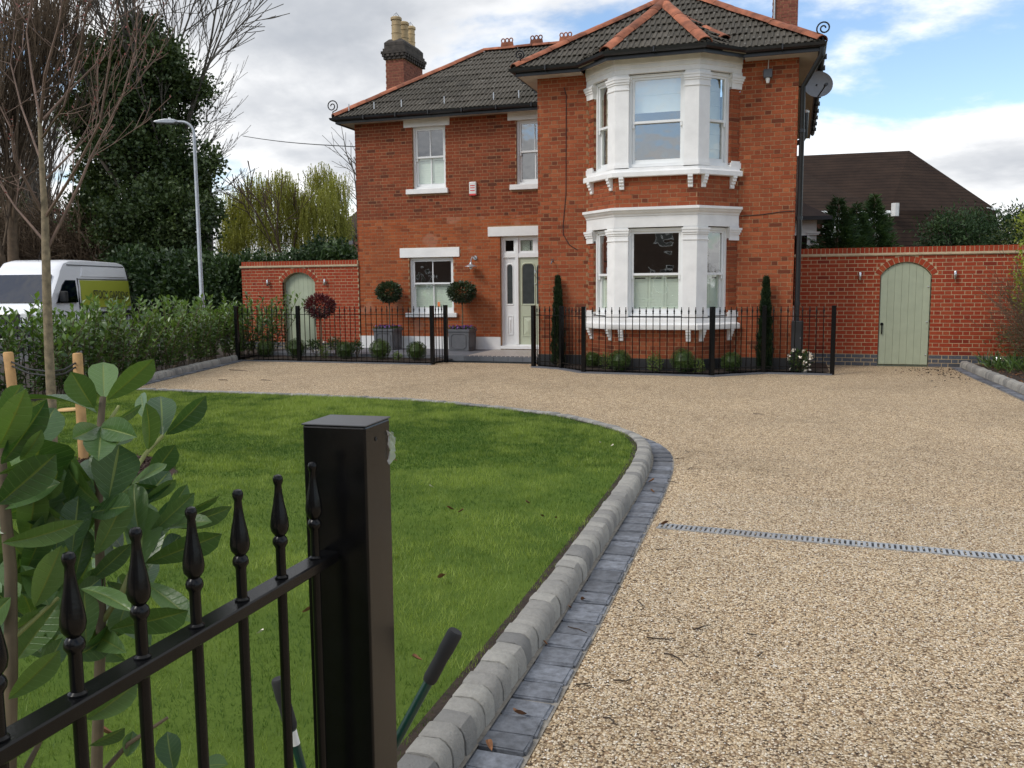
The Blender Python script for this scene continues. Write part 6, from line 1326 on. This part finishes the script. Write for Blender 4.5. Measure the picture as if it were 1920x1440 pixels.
    for (x0, x1_, z0_, z1_) in ((1543, 1575, 408, 445), (1598, 1648, 408, 445)):
        p0 = q(x0, z0_, -4.9); p1 = q(x1_, z1_, -4.9); Mx = frame((p0[0], p0[1], p1[2]), (p1-p0)*np.array([1, 1, 0]), (0, -1, 0)); w_ = float(np.linalg.norm((p1-p0)[:2])); h_ = p0[2]-p1[2]; mb = MB(); rect_frame(mb, 0, w_, 0, h_, .09, -.03, .05, Mx); nx = max(2, int(w_/.5))
        for i in range(1, nx): mb.box(w_*i/nx-.03, -.03, 0, w_*i/nx+.03, .05, h_, Mx)
        mb.box(0, -.029, h_*.5-.03, w_, .049, h_*.5+.03, Mx); wn = mb.build('window', 'white_sash', nb_); mb = MB(); mb.box(.02, .0, .02, w_-.02, .01, h_-.02, Mx); mb.build('pane', 'glass', wn); mb = MB(); mb.box(0, .06, 0, w_, .07, h_, Mx); mb.build('net_curtain', 'blind_pale', wn)
    p = q(1677, 385, -5.2); mb = MB(); mb.tube([p+np.array([0, -.3, -.4]), p+np.array([0, -.3, .05])], .13, 8); mb.build('roof_vent', 'label_white', nb_)
def plain_tile():
    m, t, b, out = newmat('plain_tile'); g = N(t, 'ShaderNodeNewGeometry'); sp = N(t, 'ShaderNodeSeparateXYZ'); L(t, g.outputs['Position'], sp.inputs[0])
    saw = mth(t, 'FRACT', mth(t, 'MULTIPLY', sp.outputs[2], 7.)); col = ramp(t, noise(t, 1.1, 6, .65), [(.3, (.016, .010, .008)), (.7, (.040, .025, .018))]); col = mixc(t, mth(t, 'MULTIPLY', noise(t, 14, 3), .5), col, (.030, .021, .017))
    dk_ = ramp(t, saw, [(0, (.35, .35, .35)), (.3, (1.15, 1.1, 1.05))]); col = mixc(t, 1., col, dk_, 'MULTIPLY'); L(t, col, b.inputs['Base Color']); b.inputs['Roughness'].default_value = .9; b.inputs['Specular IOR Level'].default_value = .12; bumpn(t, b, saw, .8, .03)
plain_tile(); leafmat('privet2', (.10, .14, .02), (.30, .36, .05), .5, .35, .4, nscale=3)
right_side()

# ---- house across the road (behind the camera, mirrored in the panes) and a far roof behind the willow
def backdrop():
    t = thing('opposite_house', (4, -42, 0), 'dark brick terrace across the road mirrored in the lower panes', 'house'); mb = MB(); mb.box(-26, -50, 0, 34, -42, 6.6); w = mb.build('wall', 'opposite_brick', t); mb = MB(); mb.prism([(-41.5, 6.5), (-50.5, 6.5), (-46, 9.3)], -26.5, 34.5, lambda a, b, c: (c, a, b)); mb.build('roof', 'neighbour_tile', t)
    for k in range(12):
        for z in (1.0, 4.0): mb = MB(); x = -24+k*5; mb.box(x, -42.0+.001, z, x+1.3, -41.95, z+1.6); wn = mb.build('window', 'white_sash', t); mb = MB(); mb.box(x+.12, -41.949, z+.12, x+1.18, -41.94, z+1.48); mb.build('pane', 'dark_glass', wn)
    a = atD(655, 395, 60); t = thing('distant_house', (a[0], a[1]+3, 0), 'brown roofed house half hidden between the willow and the wing', 'house'); mb = MB(); mb.box(a[0]-1, a[1], 0, a[0]+8, a[1]+7, 5.2); mb.build('wall', 'neighbour_wall', t); mb = MB(); mb.prism([(-1.4, 5.1), (8.4, 5.1), (3.5, 9.0)], -.3, 7.3, lambda x, z, w: (a[0]+x, a[1]+w, z)); mb.build('roof', 'neighbour_tile', t)
backdrop()

# ================================================================== FOREGROUND LAUREL
rng = np.random.default_rng(41)
def leaf_mesh(w, bend, fold, mat='laurel_fg'):
    """unit length along +y, width w, normal +z; 8x4 grid with raised midrib"""
    ny, V, F = 9, [], []; us = (-1, -.5, -.06, 0, .06, .5, 1)
    for i in range(ny):
        s = i/(ny-1); half = .5*w*max(.02, (s**.85*(1-s**4.5)/.60)**.8)
        z = -bend*s*s
        for u in us: V.append((u*half, s, z+abs(u)**1.3*half*fold+(-.006 if u == 0 else 0)*1+.012*math.sin(s*23)*abs(u)*(1-abs(u))))
    k = len(us); F = [(i*k+j, i*k+j+1, (i+1)*k+j+1, (i+1)*k+j) for i in range(ny-1) for j in range(k-1)]
    V2 = [(x, y*1.0, z) for x, y, z in V]; mb = MB(); mb.add(V2, F)
    me = mb.mesh('leaf', mat, False); me.materials.append(MT('leaf_rib')); me.polygons.foreach_set('use_smooth', [True]*len(me.polygons))
    for p in me.polygons:
        if p.index % (k-1) in (2, 3): p.material_index = 1
    return me
leafmat('leaf_rib', (.10, .15, .035), (.20, .26, .07), .4, .2, .5)
def laurel_fg():
    Lm = {}
    def lm(r):
        key = round(r*10)/10
        if key not in Lm: Lm[key] = [leaf_mesh(key, b, f) for b, f in ((.10, .35), (.22, .5), (.04, .22), (.30, .3))]
        return Lm[key]
    A = thing('laurel_plant', (3.45, -15.1, .1), 'large leaved laurel with a tall central shoot behind the railing', 'plant', 'laurels planted behind the railing'); B = thing('laurel_plant', (3.3, -15.45, .1), 'broad leaved laurel filling the corner behind the nearest balusters', 'plant', 'laurels planted behind the railing')
    # base px, tip px, width px, depth, (tip depth offset), facing roll (deg), plant
    Q = [(195, 748, 193, 676, 58, 1.52, .02, 0, A), (201, 750, 287, 678, 46, 1.50, -.02, 25, A), (176, 765, 134, 702, 50, 1.50, -.02, -15, A), (181, 774, 58, 700, 22, 1.50, .02, 65, A), (188, 803, 148, 812, 34, 1.46, -.05, 30, A), (188, 803, 222, 802, 34, 1.46, -.05, -30, A), (190, 800, 186, 845, 46, 1.46, -.06, 0, A), (203, 940, 224, 834, 82, 1.44, -.01, 5, A), (182, 903, 168, 839, 46, 1.52, .03, -10, A), (176, 908, 98, 847, 30, 1.50, 0, 50, A),
         (304, 818, 304, 727, 50, 1.62, .02, 5, A), (278, 843, 290, 777, 27, 1.58, -.03, 40, A), (311, 815, 386, 757, 32, 1.62, -.01, 30, A), (272, 784, 262, 737, 22, 1.66, .02, -40, A), (207, 794, 268, 763, 16, 1.58, .05, 60, A), (218, 834, 267, 800, 27, 1.56, .04, 20, A), (247, 908, 312, 868, 20, 1.55, .02, 55, A), (240, 905, 300, 930, 22, 1.56, .02, 30, A),
         (2, 870, 83, 775, 48, 1.34, -.02, 20, B), (42, 862, 104, 762, 70, 1.38, .03, -10, B), (2, 776, 40, 724, 43, 1.38, .0, 10, B), (-8, 782, 14, 721, 38, 1.42, .03, -20, B), (-5, 842, 35, 780, 54, 1.33, -.04, 15, B), (38, 863, 74, 832, 26, 1.34, -.02, 35, B), (-4, 946, 97, 862, 62, 1.32, -.03, 10, B), (-5, 890, 76, 858, 18, 1.33, -.02, 65, B), (10, 940, 118, 905, 40, 1.40, .0, 30, B),
         (124, 962, 174, 910, 36, 1.46, 0, 20, A), (168, 962, 242, 946, 40, 1.44, -.02, 45, A), (179, 1040, 242, 941, 48, 1.44, -.02, 20, A), (135, 1040, 147, 930, 58, 1.42, .0, -5, A), (262, 1062, 272, 946, 72, 1.52, .0, 5, A), (303, 981, 353, 911, 30, 1.60, 0, 25, A), (272, 1056, 413, 1006, 44, 1.55, -.02, 30, A), (300, 985, 412, 934, 14, 1.62, 0, 70, A), (314, 991, 380, 963, 18, 1.60, 0, 55, A), (318, 985, 432, 973, 28, 1.62, .01, 45, A), (260, 948, 331, 901, 27, 1.58, 0, 40, A),
         (206, 1181, 348, 1152, 42, 1.46, -.03, 40, A), (271, 1093, 348, 1138, 42, 1.50, -.03, -20, A), (152, 1104, 234, 1111, 24, 1.42, -.03, 55, A), (162, 1208, 157, 1108, 48, 1.42, 0, -10, A), (65, 1138, 115, 1033, 52, 1.38, -.02, 15, B), (5, 1018, 128, 1006, 36, 1.34, -.02, 35, B), (0, 955, 109, 903, 34, 1.36, 0, 45, B), (130, 980, 60, 962, 40, 1.42, 0, -40, B), (16, 1311, 107, 1233, 46, 1.36, -.02, 25, B), (70, 1268, 123, 1206, 38, 1.40, 0, 30, B), (162, 1349, 250, 1298, 44, 1.46, -.02, 30, A), (168, 1398, 234, 1371, 20, 1.46, 0, 60, A), (238, 1419, 250, 1374, 32, 1.52, 0, 10, A), (326, 1445, 309, 1378, 46, 1.56, 0, -15, A), (370, 1440, 424, 1425, 24, 1.58, 0, 50, A),
         (100, 1060, 40, 1100, 50, 1.40, .02, -30, B), (20, 1080, 70, 1030, 50, 1.42, .04, 20, B), (60, 900, 120, 960, 54, 1.45, .04, -20, B), (180, 960, 120, 1000, 44, 1.48, .03, -35, A), (230, 1030, 190, 970, 52, 1.52, .04, 0, A), (200, 1090, 270, 1150, 44, 1.5, .03, -10, A), (215, 1060, 160, 1010, 46, 1.5, .03, 25, A), (130, 1130, 190, 1085, 42, 1.44, .02, 20, A), (240, 1120, 215, 1190, 40, 1.5, -.02, 10, A), (300, 1050, 340, 1000, 40, 1.58, .02, 0, A), (95, 990, 160, 945, 44, 1.47, .03, 30, A), (10, 1000, -40, 950, 50, 1.36, 0, -20, B), (20, 1120, -30, 1170, 50, 1.36, 0, 10, B), (30, 1180, 80, 1150, 36, 1.40, 0, 40, B), (40, 1060, 95, 1130, 46, 1.42, 0, -30, B)]
    for k in range(70):
        far = k < 45; bx = rng.uniform(-10, 300 if far else 240); by = rng.uniform(880, 1240); an = rng.uniform(-1.25, 1.25); ln_ = rng.uniform(75, 120); Q.append((bx, by, bx+math.sin(an)*ln_, by-math.cos(an)*ln_, rng.uniform(34, 58), rng.uniform(1.5, 1.78) if far else rng.uniform(1.42, 1.5), rng.normal(0, .03), rng.normal(0, 30), A if bx > 90 else B))
    for (bx, by, tx, ty, w, d, dd, roll, par) in Q:
        b = Vector(atD(bx, by, d)); tp = Vector(atD(tx, ty, d+dd*2.2+rng.normal(0, .012))); yv = (tp-b); ln = yv.length; yv.normalize(); tocam = (Vector(_c)-b).normalized(); z = tocam-yv*tocam.dot(yv); z.normalize(); x = yv.cross(z); M = Matrix.Identity(4)
        for i in range(3): M[i][0] = x[i]; M[i][1] = yv[i]; M[i][2] = z[i]; M[i][3] = b[i]
        a = R(roll); wr = w/CAM['f']*d/max(.35, math.cos(a))/ln; me = lm(min(1.0, max(.3, wr)))[int(rng.integers(4))]
        M = M @ Matrix.Rotation(a*rng.choice([1, 1, -1]) if abs(roll) > 40 else a, 4, 'Y'); link('leaf', me, par, M @ Matrix.Diagonal((ln, ln, ln, 1)))
    def stem(pts, r, mat, par, nm='stem'):
        mb = MB(); P = [Vector(atD(*q)) for q in pts]; k = len(P); mb.tube(P, [r*(1-.45*i/(k-1)) for i in range(k)], 9); mb.build(nm, mat, par, smooth=True)
    def ground_stem(pts, r, mat, par):
        P = [Vector(atD(*q)) for q in pts]; b = P[0].copy(); b.z = .08; mb = MB(); k = len(P)+1; mb.tube([b]+P, [r*(1-.5*i/(k-1)) for i in range(k)], 9); mb.build('stem', mat, par, smooth=True)
    ground_stem([(181, 1440, 1.5), (186, 1280, 1.5), (190, 1150, 1.5), (186, 1000, 1.5), (184, 880, 1.49), (188, 800, 1.48), (193, 745, 1.5)], .0105, 'stem_brown', A)
    stem([(188, 1170, 1.5), (225, 1120, 1.5), (250, 1060, 1.52), (300, 985, 1.6)], .006, 'stem_green', A, 'branch'); stem([(186, 1000, 1.5), (215, 940, 1.5), (250, 885, 1.55), (274, 850, 1.58), (305, 817, 1.62)], .0058, 'stem_green', A, 'branch'); stem([(186, 820, 1.48), (205, 790, 1.5), (223, 761, 1.52)], .0045, 'stem_green', A, 'branch'); stem([(186, 960, 1.5), (180, 905, 1.5)], .004, 'stem_green', A, 'branch'); stem([(200, 1440, 1.52), (240, 1395, 1.52), (315, 1345, 1.55)], .005, 'stem_brown', A, 'branch')
    ground_stem([(16, 1440, 1.38), (20, 1250, 1.38), (20, 1070, 1.38), (8, 940, 1.36), (3, 870, 1.36), (2, 780, 1.38)], .0125, 'stem_brown', B); stem([(20, 1200, 1.38), (60, 1165, 1.4), (110, 1120, 1.42)], .005, 'stem_green', B, 'branch'); stem([(50, 1440, 1.4), (85, 1370, 1.42), (90, 1320, 1.42)], .005, 'stem_brown', B, 'branch')
laurel_fg()

# ================================================================== LITTER
def litter():
    # curled brown leaves and twigs, each a thing one could pick up
    def dead(px, py, s, z, lab, m='dead_leaf'):
        c = atZ(px, py, z); me = leaf_mesh(.6, -.5, .9, m); me.materials[1] = MT(m); o = link('dead_leaf', me, None, Matrix.Translation((c[0], c[1], z+.006)) @ Matrix.Rotation(rng.uniform(0, 6), 4, 'Z') @ Matrix.Rotation(rng.normal(0, .3), 4, 'Y') @ Matrix.Diagonal((s, s, s, 1))); tag(o, lab, 'leaf', 'dead leaves scattered about')
    for (px, py, s, z) in ((988, 1341, .06, .014), (1089, 1126, .045, .014), (1073, 1141, .03, .014), (922, 1411, .04, .014), (1027, 1211, .025, .02), (1215, 905, .05, .014), (1228, 925, .04, .014), (1237, 985, .06, .01)): dead(px, py, s, z, 'curled brown leaf lying on the dark setts beside the kerb')
    for (px, py, s) in ((852, 957, .05), (858, 962, .04), (713, 1040, .05), (792, 1240, .04), (745, 865, .03), (995, 945, .04), (1020, 970, .04), (820, 1085, .06), (215, 1380, .06), (395, 985, .06), (566, 1150, .05), (1044, 973, .03)): dead(px, py, s, .125, 'brown fallen leaf resting on the lawn grass')
    for (px, py) in ((814, 915), (1145, 837), (1126, 832), (480, 1190)): dead(px, py, .035, .125, 'pale petal fleck lying on the lawn grass', 'white_petal')
    for k, (px, py, ln, a) in enumerate(((1212, 1195, .13, .4), (1230, 1030, .10, .2), (1300, 1180, .11, .1), (1400, 1187, .05, 1.), (1245, 1225, .14, -.3), (1420, 1230, .06, .2), (1205, 1135, .09, .8), (1100, 1110, .10, 1.9), (1065, 1175, .11, -.6), (1150, 1275, .10, .3), (1080, 1283, .06, 1.1), (1130, 1345, .09, .5), (1290, 880, .14, .1), (1268, 905, .12, 2.), (1265, 860, .10, .4), (1285, 845, .08, .3), (1413, 775, .15, .2), (430, 693, .5, .1), (490, 712, .25, .3), (410, 712, .3, .2), (590, 722, .15, .2))):
        c = atZ(px, py, .012); mb = MB(); p = np.array([c[0], c[1], .012]); pts = [p]
        for j in range(4): a += rng.normal(0, .5); p = p+np.array([math.cos(a), math.sin(a), 0])*ln/4; pts.append(p)
        r_ = .0035 if ln < .2 else .006; mb.tube([Vector(q) for q in pts], [r_, r_, r_*.9, r_*.7, r_*.4], 5); o = mb.build('twig', 'twig'); tag(o, 'dark fallen twig lying on the gravel drive', 'twig', 'fallen twigs on the drive')
    n = 200; x = 7.62-np.abs(rng.normal(0, .55, n)); y = 1.35-np.abs(rng.normal(0, 1.2, n)); o = leaves('leaf_crumbs', np.stack([x, y, np.full(n, .008)], 1), rand_dirs(n)*np.array([1, 1, .15]), rng.uniform(.015, .05, n), .02, 'twig', None, None, 'stuff'); tag(o, 'dark leaf crumbs swept along the kerb by the wall', 'leaf litter')
litter()
